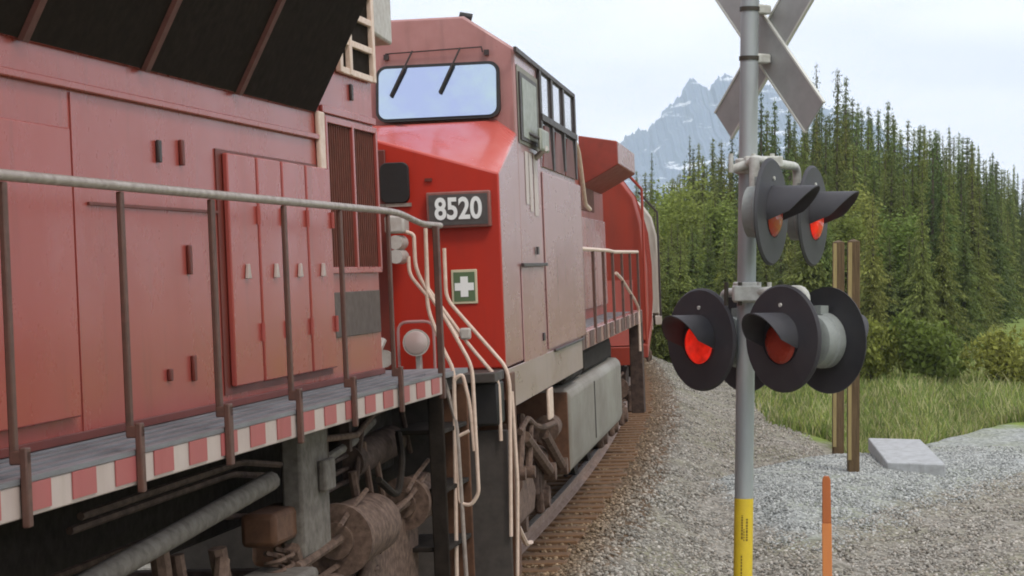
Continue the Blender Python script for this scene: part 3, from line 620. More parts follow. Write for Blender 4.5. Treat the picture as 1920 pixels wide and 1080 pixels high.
bx(1.50, 1.53, 2.95, 3.3, 1.45, 1.74).build('step_side', 'cream', B, bevel=0.01)
# rear of the cab and hood
bx(.8, 1.44, 6.455, 6.95, 2.1, 4.55).build('cabinet', 'cream', B, bevel=0.01)
MB().prism([(-.95, 1.95), (.95, 1.95), (.95, 4.50), (.7, 4.68), (-.7, 4.68), (-.95, 4.50)], 'xz', 6.46, 17.3).build('hood', 'red_hopper', B, bevel=0.02)
for k in range(11):
    y0 = 7.1 + k * .92
    bx(.952, .982, y0, y0 + .86, 2.25, 3.55 if k > 1 else 3.9).build('hood_door', 'red_side', B, bevel=0.008)
for y0, y1 in ((13.2, 15.4),): bx(.952, .97, y0, y1, 3.66, 4.2).build('intake_panel', 'red_screen', B)
for k in range(8): bx(.952, .975, 7.3 + k * .6, 7.3 + k * .6 + .4, 3.75, 4.12).build('louvre', 'red_dark', B)
for sg in (1, -1):
    P_ = [(sg * .955, 3.98), (sg * 1.5, 4.27), (sg * 1.5, 4.60), (sg * .955, 4.70)]
    MB().prism(P_, 'xz', 13.3, 16.95).build('radiator_wing', 'red_rad', B, bevel=0.015)
bx(1.501, 1.506, 13.34, 16.9, 4.29, 4.59).build('radiator_side', 'red_side', B)
rail_obj('grab_rail', [(1.50, 6.75, 4.25), (1.52, 7.0, 4.15), (1.52, 7.62, 3.56), (1.52, 8.2, 3.52)], .025, 'cream', B, 8, .1)
rail_obj('handrail', [(1.5, 6.85, 3.0), (1.5, 7.0, 3.055), (1.5, 11.0, 3.05), (1.5, 12.0, 3.035), (1.5, 16.85, 3.05)], .024, 'cream', B, 8, .1)
for y in (7.1, 8.6, 10.1, 11.6, 13.3, 15.0, 16.8): bx(1.485, 1.518, y - .05, y + .05, 1.95, 3.04).build('stanchion', 'post_brown', B)
rail_obj('step_handrail', [(1.5, 12.2, 2.75), (1.5, 13.2, 2.66), (1.5, 15.8, 2.32), (1.5, 16.6, 2.18), (1.5, 16.62, 1.5)], .022, 'cream', B)
bx(-1.46, 1.46, 6.5, 17.5, 2.06, 2.105).build('walkway', 'walk', B)
bx(1.38, 1.505, 6.46, 17.4, 1.93, 2.125).build('sill', 'red_side', B, bevel=0.006)
stripes(B, 6.7, 17.3, 1.507, 1.94, 2.12, 1.0, .55, (1,), 'post_brown')
bx(-.7, .7, .5, 17.4, 1.3, 2.0).build('underframe', 'under', B, bevel=0.02)
bx(-1.38, 1.38, 6.5, 17.4, 1.93, 2.05).build('deck_plate', 'under', B)
tk = MB().prism([(-1.36, .70), (1.36, .70), (1.46, .74), (1.5, .84), (1.5, 1.53), (1.44, 1.60), (-1.44, 1.60), (-1.5, 1.53), (-1.5, .84), (-1.46, .74)], 'xz', 5.25, 12.4).build('fuel_tank', 'tank', B, bevel=0.03)
bx(1.501, 1.509, 8.08, 8.14, .86, 1.52).build('tank_seam', 'pilot', tk)
bx(1.0, 1.42, 5.6, 7.6, 1.62, 1.84).build('air_reservoir', 'under', B, bevel=0.05)
bx(.9, 1.40, 8.0, 12.0, 1.61, 1.90).build('air_reservoir', 'under', B, bevel=0.05)
bx(.9, 1.3, 12.6, 13.4, .9, 1.8).build('equipment_box', 'under', B, bevel=0.05)
trB = truck(B, 3.05); truck(B, 14.6)
bx(-1.42, 1.47, 5.215, 5.243, .74, 1.57).build('tank_end', 'rust', tk, bevel=0.01)
for p0, p1, r_ in (((1.4, 2.0, 1.38), (1.4, 3.95, .88), .055), ((1.4, 3.55, 1.28), (1.4, 5.1, .82), .055), ((1.4, 1.84, 1.5), (1.4, 1.5, 1.10), .035), ((1.4, 2.42, 1.45), (1.4, 2.2, 1.05), .035)):
    MB().tube([p0, p1], r_, 8).build('brake_link', 'truck_light', trB)
    MB().cyl((p1[0] - .06, p1[1], p1[2]), (p1[0] + .06, p1[1], p1[2]), r_ * 1.6, None, 12).build('link_pin', 'truck_light', trB)
MB().tube(rounded([(1.42, 1.5, 1.46), (1.42, 2.1, 1.54), (1.42, 2.7, 1.42), (1.42, 3.3, 1.36), (1.42, 4.4, 1.32)], .15), .028, 8).build('brake_rod', 'truck_light', trB)
MB().cyl((1.30, 4.55, 1.24), (1.30, 5.1, 1.24), .14, .12, 20).build('brake_cylinder', 'truck_light', trB)
MB().prism([(.9, 1.16), (.9, .8), (1.5, .62), (2.9, .62), (3.1, .8), (2.8, 1.0), (2.0, 1.08)], 'yz', 1.28, 1.36).build('axle_guide', 'truck_light', trB, bevel=0.03)
MB().tube(rounded([(1.44, .86, 1.0), (1.44, .9, .75), (1.44, 1.5, .5), (1.4, 2.2, .42)], .1), .022, 6).build('sand_pipe', 'cream', trB)
for y in (3.4, 3.62, 3.84): MB().cyl((1.28, y, .72), (1.28, y, 1.05), .075, .075, 14).build('damper', 'truck', trB)
MB().box(-.2, .2, -1.0, -.4, .72, 1.02).build('coupler', 'rust', B, bevel=0.05)
bx(1.3, 1.5, 17.1, 17.5, .5, 1.95).build('step_side', 'truck', B, bevel=0.01)

# ---------------- covered hopper cars behind
def hopper(origin, yaw, mat, matroof, label):
    H_ = empty('hopper_car', pose(origin, yaw, 2.0)); tag(H_, label, 'hopper car')
    prof = [(1.50, 1.55), (1.54, 2.0), (1.54, 2.8), (1.48, 3.55), (1.37, 4.0), (1.15, 4.32), (.85, 4.55), (.45, 4.68)]
    prof = prof + [(-x, z) for x, z in prof[::-1]]
    n_ = 10; rings = []
    for y in (0.9, 1.0, 16.0, 16.1):
        k = .97 if y in (.9, 16.1) else 1.0
        rings.append([(x * k, y, 3.1 + (z - 3.1) * k) for x, z in prof])
    MB().loft(rings).build('body', mat, H_, bevel=0.01)
    for k in range(9):
        y = 1.6 + k * 1.72
        MB().loft([[(x * 1.012, yy, 3.1 + (z - 3.1) * 1.012) for x, z in prof] for yy in (y, y + .09)]).build('side_rib', mat, H_)
    bx(-.35, .35, .5, 16.5, 4.70, 4.75).build('roof_walk', 'walk', H_)
    for sg in (1, -1):
        ld = MB()
        for y in (.30, .72): ld.tube([(sg * 1.5, y, 1.5), (sg * 1.5, y, 4.1), (sg * 1.05, y, 4.62)], .022, 6)
        for z in np.arange(1.7, 4.1, .38): ld.tube([(sg * 1.5, .30, z), (sg * 1.5, .72, z)], .016, 6)
        ld.build('ladder', 'red_hopper' if mat == 'red_hopper' else 'frame_dark', H_)
        bx(min(sg * 1.36, sg * 1.52), max(sg * 1.36, sg * 1.52), .2, 16.8, 1.32, 1.53).build('side_sill', mat, H_, bevel=0.01)
    bx(-1.3, 1.3, .25, .42, 1.2, 1.5).build('end_sill', mat, H_, bevel=0.01)
    MB().prism([(.42, 1.52), (.9, 1.52), (.9, 2.6)], 'yz', -1.3, 1.3).build('slope_sheet', matroof, H_)
    for k in range(3):
        y = 4.0 + k * 3.6
        MB().loft([[(-1.3, y, 1.5), (1.3, y, 1.5), (1.3, y + 2.6, 1.5), (-1.3, y + 2.6, 1.5)], [(-.5, y + 1, .55), (.5, y + 1, .55), (.5, y + 1.6, .55), (-.5, y + 1.6, .55)]]).build('outlet', matroof, H_)
    truck(H_, 2.2, 1.75, 2, True); truck(H_, 14.8, 1.75, 2, True)
    bx(-.25, .25, -.5, .3, .75, 1.05).build('coupler', 'rust', H_, bevel=0.04)
    bx(-.3, .3, .3, 16.7, 1.05, 1.35).build('center_sill', 'under', H_)
    return H_
y8 = R(7.05); oB = np.array([-1.470795, 16.949668, 0]); tB = np.array([math.sin(y8), math.cos(y8), 0])
o3 = oB + 18.2 * tB
hopper(tuple(o3), 4.0, 'red_hopper', 'red_hopper', 'red round-sided hopper car coupled directly behind the second locomotive')
y3 = R(4.0); o4 = o3 + 17.6 * np.array([math.sin(y3), math.cos(y3), 0]) + np.array([.24, 0, 0])
hopper(tuple(o4), 2.3, 'grey_hopper', 'grey_hopper', 'pale grey hopper car, last one visible of the train')

# ------------------------------------------------------------------ crossing signal
DEP = 12.5
def at(px, py, d): 
    """picture point at distance d, as a place in the scene (used once to read positions off the photograph)"""
    return np.array([(px - 960) / 4000 * d, d, EYE - (py - 485) / 4000 * d])
PX, PY = 1.381, 12.5
sig = empty('crossing_signal', Matrix.Translation((PX, PY, -.62)))
tag(sig, 'grey steel railway crossing signal mast with crossbuck and black red-lens flashers', 'crossing signal')
base = sig.matrix_world.inverted()
def put(o):                                            # geometry below is written in world metres
    o.matrix_parent_inverse = base; return o
lean = .0110
def pole_x(z): return PX + (z - 3.0) * lean - .005
put(MB().tube([(pole_x(-.62), PY, -.62), (pole_x(4.58), PY, 4.58)], .0545, 24).build('mast', 'galv', sig))
put(MB().tube([(pole_x(-.64), PY, -.66), (pole_x(-.45), PY, -.45)], [.17, .15], 20).build('mast_base', 'galv', sig))
ys = MB()
n_ = 24
def ring(z, r): return [(pole_x(z) + r * math.cos(2 * math.pi * k / n_), PY + r * math.sin(2 * math.pi * k / n_), z) for k in range(n_)]
stk_ = put(MB().loft([ring(1.02, .0558), ring(1.596, .0558)], cap=False).build('sticker', 'yellow', sig))
ink = MB()
for (ang0, z0, z1, wd) in ((-110, 1.36, 1.50, .010), (-110, 1.14, 1.27, .008), (-82, 1.35, 1.48, .012), (-96, 1.35, 1.42, .006)):
    z = z0
    while z < z1:
        hgt = random.uniform(.008, .018); a = R(ang0); da = wd / .056
        q = [(pole_x(zz) + .0564 * math.cos(aa), PY + .0564 * math.sin(aa), zz) for aa, zz in ((a, z), (a + da, z), (a + da, min(z1, z + hgt)), (a, min(z1, z + hgt)))]
        q2 = [(pole_x(p[2]) + (p[0] - pole_x(p[2])) * 1.006, PY + (p[1] - PY) * 1.006, p[2]) for p in q]
        ink.add(q + q2, [(0, 1, 2, 3), (4, 5, 6, 7), (0, 1, 5, 4), (1, 2, 6, 5), (2, 3, 7, 6), (3, 0, 4, 7)]); z += hgt + .005
put(ink.build('printed_lettering', 'yellow_ink', stk_)) if False else None
io = ink.build('printed_lettering', 'yellow_ink', stk_); io.matrix_parent_inverse = Matrix.Identity(4)
# crossbuck seen from behind
ph = R(55); nrm = np.array([math.sin(ph), math.cos(ph), 0]); ee = np.array([math.cos(ph), -math.sin(ph), 0]); zz = np.array([0, 0, 1.])
zc = EYE + (485 - 86) / 4000 * DEP
cxb = np.array([pole_x(zc), PY, zc]) + nrm * .135; eb = np.array([math.cos(R(58.5)), -math.sin(R(58.5)), 0]); nb_ = np.array([math.sin(R(58.5)), math.cos(R(58.5)), 0])
def oriented(mb_vs, O, a, b, c):
    return [tuple(O + p[0] * a + p[1] * b + p[2] * c) for p in mb_vs]
for k, (sgn, off) in enumerate(((1, 0.0), (-1, .016))):
    a = (eb - sgn * zz) / math.sqrt(2); b = (eb + sgn * zz) / math.sqrt(2)
    m_ = MB().box(-.62, .62, -.114, .114, -.004, .004); m_.v = oriented(m_.v, cxb + nb_ * off, a, b, nb_)
    bl = put(m_.build('crossbuck_blade', 'alu', sig))
    for e in (-.114, .114):
        m_ = MB().box(-.622, .622, e - .006, e + .006, -.010, .010); m_.v = oriented(m_.v, cxb + nb_ * off, a, b, nb_); m_.build('blade_edge', 'alu_edge', bl)
for z in (EYE + (485 - 18) / 4000 * DEP, EYE + (485 - 110) / 4000 * DEP):
    c_ = MB(); c_.cyl((pole_x(z), PY, z - .012), (pole_x(z), PY, z + .012), .061, None, 24)
    put(c_.build('band_clamp', 'clamp', sig))
    m_ = MB().box(-.055, .055, .02, .122, -.028, .028); m_.v = oriented(m_.v, np.array([pole_x(z), PY, z]), ee, nrm, zz)
    put(m_.build('mount_bracket', 'fitting', sig, bevel=0.01))
def lamp(center, n, lit, visor=.135, back=.14, label=None):
    """flasher: black target disc is the part; visor, lens and housing are its sub-parts. n: unit vector the lens faces"""
    n = np.array(n, float); e = np.array([-n[1], n[0], 0]); c = np.array(center, float)     # e: to the lamp's left seen from behind
    def W_(m): m.v = oriented(m.v, c, e, n, zz); return m
    rr = .307; k_ = 40
    prof_ = [(.0, -.004), (.15, -.004), (.15, .008), (.165, .006), (rr - .012, .000), (rr, -.012), (rr, -.018), (rr - .012, -.010), (.15, -.014), (0, -.014)]
    rings = [[(r_ * math.cos(2 * math.pi * j / k_) if r_ else .0005 * math.cos(2 * math.pi * j / k_), y_, (r_ or .0005) * math.sin(2 * math.pi * j / k_)) for j in range(k_)] for r_, y_ in prof_]
    d = put(W_(MB().loft(rings)).build('flasher', 'lamp_black', sig))
    if label: d['label'] = label
    # lens: shallow dome
    rings = [[(r_ * math.cos(2 * math.pi * j / 28), y_, r_ * math.sin(2 * math.pi * j / 28)) for j in range(28)] for r_, y_ in ((.122, .008), (.11, .022), (.08, .036), (.04, .044), (.002, .046))]
    rings = [[(p[0], p[1], p[2] - .022) for p in q] for q in rings]
    W_(MB().loft(rings)).build('lens', 'lens_on' if lit else 'lens_off', d)
    if visor:
        # hooded tunnel, cut away obliquely below
        m_ = MB(); ka = 32
        def ln(a): return .135 + (visor * math.sin(a) ** .9 if math.sin(a) > 0 else .36 * math.sin(a))
        angs = [R(-20) + R(220) * j / ka for j in range(ka + 1)]
        for r_ in (.142, .148):
            m_.v += [(r_ * math.cos(a), .008, r_ * math.sin(a)) for a in angs] + [(r_ * math.cos(a), ln(a), r_ * math.sin(a)) for a in angs]
        q = ka + 1
        for j in range(ka):
            m_.f += [(j, j + 1, q + j + 1, q + j), (2 * q + j, 3 * q + j, 3 * q + j + 1, 2 * q + j + 1), (q + j, q + j + 1, 3 * q + j + 1, 3 * q + j), (j, 2 * q + j, 2 * q + j + 1, j + 1)]
        m_.f += [(0, q, 3 * q, 2 * q), (q - 1, 3 * q - 1, 4 * q - 1, 2 * q - 1)]
        W_(m_).build('visor', 'lamp_black', d)
    rings = [[(r_ * math.cos(2 * math.pi * j / 32), y_, r_ * math.sin(2 * math.pi * j / 32)) for j in range(32)] for r_, y_ in ((.150, -.016), (.160, -.03), (.160, -.075), (.150, -.085), (.145, -back), (.12, -back - .012), (.002, -back - .014))]
    W_(MB().loft(rings)).build('housing', 'lamp_grey', d)
    W_(MB().box(-.03, .03, -.10, -.04, .15, .20)).build('housing_lug', 'lamp_grey', d)
    W_(MB().cyl((.0, -.004, .19), (.0, .012, .19), .012, None, 10)).build('target_bolt', 'fitting', d)
    return d
nl_ = np.array([-math.sin(R(54)), -math.cos(R(54)), 0.])
c1 = at(1312, 637, 12.67); c2 = at(1465, 635, 12.06); c3 = at(1556, 638, 12.06 + .195); c4_ = c1 + (c3 - c2)
lamp(c1, nl_, True, visor=.095, label='lower flasher nearest the train, lens lit red'); lamp(c2, nl_, False, visor=.095, label='lower flasher just beside the mast, lens dark'); lamp(c3, -nl_, True, visor=.095, label='lower flasher seen from behind with grey housing'); lamp(c4_, -nl_, False, visor=.095, label='lower flasher mostly hidden behind the mast')
nu_ = np.array([math.sin(R(66)), -math.cos(R(66)), 0.])
c5 = at(1449, 397, 12.15); c6 = at(1527, 405, 12.95)
lamp(c5, nu_, False, label='upper flasher next to the mast, lens dim'); lamp(c6, nu_, True, label='upper outer flasher, lens lit bright red')
# arms
def arm(pts, r=.024): put(MB().tube(rounded(pts, .07, 5), r, 12).build('cross_arm', 'fitting', sig))
za = EYE - (548 - 485) / 4000 * DEP
p_l = (c1 + c4_) / 2; p_r = (c2 + c3) / 2
arm([p_l + zz * .15, p_l + zz * .285, (pole_x(za), PY - .09, za), p_r + zz * .285 + ee * 0.0, p_r + zz * .15], .027)
c_ = MB().cyl((pole_x(za), PY, za - .06), (pole_x(za), PY, za + .06), .078, None, 20); c_.box(pole_x(za) - .09, pole_x(za) + .07, PY - .16, PY - .05, za - .05, za + .04)
put(c_.build('arm_clamp', 'fitting', sig, bevel=0.008))
for dx in (-.13, -.05, .06, .12): put(MB().cyl((pole_x(za) + dx, PY - .12, za - .075), (pole_x(za) + dx, PY - .12, za + .06), .013, None, 8).build('clamp_bolt', 'clamp' if dx < 0 else 'fitting', sig))
zu = EYE + (485 - 312) / 4000 * DEP
h5 = c5 - nu_ * .11; h6 = c6 - nu_ * .11
arm([(pole_x(zu) - .10, PY - .08, zu - .02), (pole_x(zu), PY - .09, zu + .015), h5 + zz * .30 - nu_ * .0, h6 + zz * .30, h6 + zz * .14], .026)
arm([h5 + zz * .31, h5 + zz * .14], .03)
c_ = MB().cyl((pole_x(zu), PY, zu - .045), (pole_x(zu), PY, zu + .045), .076, None, 20); c_.box(pole_x(zu) - .03, pole_x(zu) + .19, PY - .12, PY - .03, zu - .01, zu + .055)
put(c_.build('arm_clamp', 'fitting', sig, bevel=0.008))
for dx in (-.11, .02, .13): put(MB().cyl((pole_x(zu) + dx, PY - .10, zu - .04), (pole_x(zu) + dx, PY - .10, zu + .07), .014, None, 8).build('clamp_bolt', 'fitting', sig))

# ------------------------------------------------------------------ stake, posts, road slab
stx, sty = 2.655, 18.0
zt_ = EYE - (893 - 485) / 4000 * sty; zg = float(ground_h(np.array(stx), np.array(sty))) - .05
st = empty('marker_stake', Matrix.Translation((stx, sty, zg))); tag(st, 'thin orange marker stake in the gravel, darker towards its top', 'stake')
zs = EYE - (982 - 485) / 4000 * sty
st_w = .040
def stake_sec(z, w): return [(-w + (zt_ - z) * .012, -.012, z - zg), (w + (zt_ - z) * .012, -.012, z - zg), (w + (zt_ - z) * .012, .012, z - zg), (-w + (zt_ - z) * .012, .012, z - zg)]
MB().loft([stake_sec(zg, st_w), stake_sec(zs, st_w)]).build('lower_slat', 'orange', st, bevel=0.004)
MB().loft([stake_sec(zs + .001, st_w * .95), stake_sec(zt_ - .03, st_w * .85), stake_sec(zt_, st_w * .5)]).build('upper_slat', 'orange_dark', st, bevel=0.004)

def post(px0, px1, ytop, d, label, pale):
    x = ((px0 + px1) / 2 - 960) / 4000 * d; w = (px1 - px0) / 8000 * d; zt2 = EYE + (485 - ytop) / 4000 * d
    z0 = float(ground_h(np.array(x), np.array(d))) - .1
    p = empty('timber_post', Matrix.Translation((x, d, z0))); tag(p, label, 'post', 'timber posts by the gravel pad')
    hh = zt2 - z0
    m_ = MB().box(-w, w, -w, w, 0, hh * .99); m_.add([(-w, -w, hh * .99), (w, -w, hh * .99), (w, w, hh * .99), (-w, w, hh * .99), (0, 0, hh)], [(0, 1, 4), (1, 2, 4), (2, 3, 4), (3, 0, 4)])
    m_.build('shaft', 'wood', p, bevel=0.012)
    bx(-w - .012, -w - .002 + w * .55, -w - .014, -w - .002, .3, hh * .985).build('lit_edge_strip', 'lit_edge_wood', p, bevel=0.003)  # pale strip added to paint a bright lit edge on the post
    return p
post(1562, 1582, 450, 37.6, 'timber post further back, its foot hidden by the gravel crest', True)
post(1590, 1611, 448, 33.4, 'timber post nearer the camera standing on the gravel pad', True)
# pale concrete slab at the road edge
rs = empty('road_slab', Matrix.Translation((0, 0, 0))); tag(rs, 'pale bluish concrete road slab at the right edge behind the gravel pad', 'road slab'); rs['kind'] = 'structure'
MB().prism([(6.02, 34.2), (6.9, 33.9), (7.4, 38.6), (6.5, 38.9)], 'xy', -.50, -.272).build('slab', 'road', rs, bevel=0.02)

# ------------------------------------------------------------------ loose stones (stuff)
def stones(name, n, sampler, smin, smax, cols, label):
    t_ = (1 + 5 ** .5) / 2
    iv = np.array([(-1, t_, 0), (1, t_, 0), (-1, -t_, 0), (1, -t_, 0), (0, -1, t_), (0, 1, t_), (0, -1, -t_), (0, 1, -t_), (t_, 0, -1), (t_, 0, 1), (-t_, 0, -1), (-t_, 0, 1)]) / math.hypot(1, t_)
    fi = np.array([(0, 11, 5), (0, 5, 1), (0, 1, 7), (0, 7, 10), (0, 10, 11), (1, 5, 9), (5, 11, 4), (11, 10, 2), (10, 7, 6), (7, 1, 8), (3, 9, 4), (3, 4, 2), (3, 2, 6), (3, 6, 8), (3, 8, 9), (4, 9, 5), (2, 4, 11), (6, 2, 10), (8, 6, 7), (9, 8, 1)])
    x, y = sampler(n); n = len(x)
    sz = rng.uniform(smin, smax, n) ** 1.0
    v = iv[None] * (1 + rng.uniform(-.28, .28, (n, 12, 1)))
    v = v * rng.uniform(.6, 1.25, (n, 1, 3)) * sz[:, None, None]
    a = rng.uniform(0, 6.28, n); ca, sa = np.cos(a)[:, None], np.sin(a)[:, None]
    vx = v[:, :, 0] * ca - v[:, :, 1] * sa; vy = v[:, :, 0] * sa + v[:, :, 1] * ca
    z = ground_h(x, y) + sz * .25
    v = np.stack([vx + x[:, None], vy + y[:, None], v[:, :, 2] * .8 + z[:, None]], -1).reshape(-1, 3)
    f = (fi[None] + (np.arange(n) * 12)[:, None, None]).reshape(-1, 3)
    cidx = rng.integers(0, len(cols), n); tone = np.array(cols)[cidx] * rng.uniform(.7, 1.3, (n, 1))
    ru = (1 - sstep(1.25, 1.95, np.abs(lateral(x, y))) * 1.0)[:, None]; tone = tone * (1 - ru + ru * np.array([[.80, .60, .42]]))
    o = raw_mesh(name, v, f, 'stones', np.repeat(tone, 12, 0), 'stuff'); tag(o, label); return o
def samp_ballast(n):
    d = 1 / rng.uniform(1 / 75, 1 / 20, n * 2); uu = rng.uniform(.88, 9.5, n * 2)
    s = d - 16.25
    th = TH0 - s / RAD; x = CC[0] + (RAD + uu) * np.cos(th); y = CC[1] - (RAD + uu) * np.sin(th)
    ok = (pad_w(x, y) < .5) & ~((uu > 4.8) & (y > crest_y(x) - 1)) & (rng.uniform(0, 1, len(x)) < np.where(uu < 1.35, .35, 1)); x, y = x[ok], y[ok]; return x[:n], y[:n]
stones('ballast_gravel', 56000, samp_ballast, .012, .028, [(.30, .28, .24), (.25, .23, .195), (.37, .35, .305), (.18, .165, .14), (.33, .29, .24), (.45, .42, .37), (.27, .26, .23)], 'loose brownish grey ballast stones beside the rail')
def samp_pad(n):
    y = 1 / rng.uniform(1 / 41, 1 / 22, n * 6); x = rng.uniform(2.2, 11, n * 6)
    ok = (pad_w(x, y) > rng.uniform(.2, .6, len(x))) & (y < crest_y(x) + .6); x, y = x[ok], y[ok]; return x[:n], y[:n]
stones('crushed_rock', 20000, samp_pad, .011, .025, [(.36, .37, .35), (.30, .31, .295), (.42, .43, .405), (.23, .24, .23), (.47, .48, .455)], 'pale bluish grey crushed rock mound around the posts')

# grass (stuff)
def grass(n):
    y = 1 / rng.uniform(1 / 90, 1 / 33, n * 5); x = y * rng.uniform(.085, .30, n * 5); uu = lateral(x, y)
    g1 = ((uu > 5.2) & (y > crest_y(x) + 1.0)) | ((uu > 4.3 + rng.uniform(-.5, .6, len(x))) & (y > 47))
    x, y = x[g1][:n], y[g1][:n]; n = len(x)
    clump = np.sin(x * 2.1 + y * .7) * np.sin(y * 1.1 - x * .6)
    h = rng.uniform(.12, .42, n) * (1 + .35 * clump) * (1 + .5 * (rng.uniform(0, 1, n) > .93)); w = rng.uniform(.008, .02, n) * (y / 40)
    a = rng.uniform(0, 6.28, n); bx_, by_ = np.cos(a) * w, np.sin(a) * w
    lx, ly = rng.normal(0, .28, n) * h, rng.normal(0, .28, n) * h
    z = ground_h(x, y) - .02
    v = np.stack([np.stack([x - bx_, y - by_, z], -1), np.stack([x + bx_, y + by_, z], -1), np.stack([x + bx_ * .7 + lx * .4, y + by_ * .7 + ly * .4, z + h * .6], -1), np.stack([x - bx_ * .7 + lx * .4, y - by_ * .7 + ly * .4, z + h * .6], -1), np.stack([x + lx, y + ly, z + h], -1), np.stack([x + lx + bx_ * .2, y + ly + by_ * .2, z + h], -1)], 1).reshape(-1, 3)
    k = (np.arange(n) * 6)[:, None]
    f = np.concatenate([k + np.array([[0, 1, 2, 3]]), k + np.array([[3, 2, 5, 4]])])
    base_ = np.array([(.22, .29, .07), (.27, .33, .09), (.16, .23, .055), (.40, .38, .19), (.33, .36, .10), (.14, .19, .06), (.46, .44, .22)])[rng.integers(0, 7, n)] * rng.uniform(.7, 1.3, (n, 1)) * (1 + .22 * clump[:, None])
    o = raw_mesh('grass', v, f, 'blades', np.repeat(base_, 6, 0), 'stuff'); tag(o, 'bright green meadow grass between the gravel pad and the trees'); return o
grass(90000)

# ------------------------------------------------------------------ trees
def tri_cards(centers, size, tilt, slim=(.35, .7), along=None):
    """small leaf-clump quads around the given centres"""
    n = len(centers); a = rng.uniform(0, 6.28, n); e = rng.normal(0, tilt, n)
    d1 = np.stack([np.cos(a) * np.cos(e), np.sin(a) * np.cos(e), np.sin(e)], -1)
    if along is not None:
        d1 = along + rng.normal(0, .38, (n, 3)); d1 /= np.linalg.norm(d1, axis=1)[:, None]
    r_ = rng.normal(0, 1, (n, 3)); d2 = np.cross(d1, r_); d2 /= np.linalg.norm(d2, axis=1)[:, None] + 1e-9
    s1 = (size * rng.uniform(.6, 1.3, n))[:, None]; s2 = s1 * rng.uniform(slim[0], slim[1], (n, 1))
    return np.stack([centers - d1 * s1, centers + d2 * s2, centers + d1 * s1, centers - d2 * s2], 1)
def spruce_mesh(h, rad, levels, per, tone_c, base_frac, dens=1.0):
    cen, size, tone, alo = [], [], [], []
    side = [random.uniform(.78, 1.15) for _ in range(8)]
    for L_i in range(levels):
        t = (L_i + random.uniform(-.3, .3)) / levels; t = min(max(t, 0), 1)
        z = h * (base_frac + (1 - base_frac) * t); br = rad * (((1 - t) ** .98) * random.uniform(.64, 1.2)) + .03
        for k in range(per):
            if random.random() > dens: continue
            a = random.uniform(0, 6.28); b_l = br * random.uniform(.6, 1.15) * side[int(a / 6.2832 * 8) % 8]; ns = max(3, int(b_l / .062))
            shade = random.uniform(.55, 1.3)
            for j in range(ns):
                q = (j + .6) / ns; rr = b_l * q
                zz_ = z + .10 * b_l - .50 * b_l * q ** 1.25 + random.gauss(0, .05)
                wob = random.gauss(0, .06 + .09 * q)
                cen.append((rr * math.cos(a) - wob * math.sin(a), rr * math.sin(a) + wob * math.cos(a), zz_)); size.append((.075 + .05 * (1 - q) * min(1, b_l) + .02) * (.45 + .55 * min(1, (1 - t) * 2.2)))
                alo.append((math.cos(a) * .6, math.sin(a) * .6, -.55 - .35 * random.random())); tone.append(shade * random.uniform(.8, 1.2))
    for k in range(26): cen.append((random.gauss(0, .02 + .002 * k), random.gauss(0, .02 + .002 * k), h - k * h * .004)); size.append(.035 + .0016 * k); tone.append(1.0); alo.append((0, 0, 1))
    cen = np.array(cen); v = tri_cards(cen, np.array(size) * 1.3, .5, (.22, .42), np.array(alo)).reshape(-1, 3)
    f = np.arange(len(v)).reshape(-1, 4)
    tn = np.repeat(np.array(tone)[:, None] * np.array(tone_c)[None], 4, 0)
    return v, f, tn
def mesh_data(name, v, f, mat, tone):
    o = raw_mesh(name, v, f, mat, tone); me = o.data; bpy.data.objects.remove(o); return me
TR = []
specs = [(12, 1.95, 62, 11, (.155, .192, .056), .03, .95), (12, 1.62, 64, 11, (.128, .165, .052), .05, .92), (12, 1.2, 56, 10, (.104, .138, .049), .08, .82),
         (12, 1.95, 58, 11, (.178, .205, .057), .03, .95), (12, .95, 42, 7, (.080, .102, .043), .22, .55), (12, 1.78, 62, 11, (.143, .186, .055), .04, .93), (12, 2.05, 54, 11, (.192, .212, .060), .03, .92)]
for sp_ in specs:
    v, f, tn = spruce_mesh(*sp_)
    tm = MB(); tm.tube([(0, 0, -.4), (.02, 0, 3), (-.02, .02, 8), (0, 0, 11.7)], [.19, .15, .075, .012], 7)
    for k in range(10):
        z = 1.2 + k * .75; a = random.uniform(0, 6.28); l_ = sp_[1] * .6 * (1 - z / 13)
        tm.tube([(0, 0, z), (l_ * math.cos(a), l_ * math.sin(a), z - .12)], [.025, .008], 4)
    to_ = tm.build('trunk', 'bark'); tme = to_.data; bpy.data.objects.remove(to_)
    TR.append((mesh_data('crown', v, f, 'needles', tn), tme, sp_[0]))
TREES_D = []
def place_tree(px, ytop, d, kind, label, group=None, wide=1.0):
    x = (px - 960) / 4000 * d; z0 = float(ground_h(np.array(x), np.array(d))) - .05
    hgt = EYE + (485 - ytop) / 4000 * d - z0
    cme, tme, hb = TR[kind]; s = hgt / hb
    r = empty('spruce_tree', Matrix.Translation((x, d, z0)) @ Matrix.Rotation(random.uniform(0, 6.28), 4, 'Z') @ Matrix.Diagonal((s ** .6 * wide, s ** .6 * wide, s, 1)))
    tag(r, label, 'tree', group)
    for nm, me in (('crown', cme), ('trunk', tme)):
        o = bpy.data.objects.new(nm, me); col.objects.link(o); o.parent = r
    return r
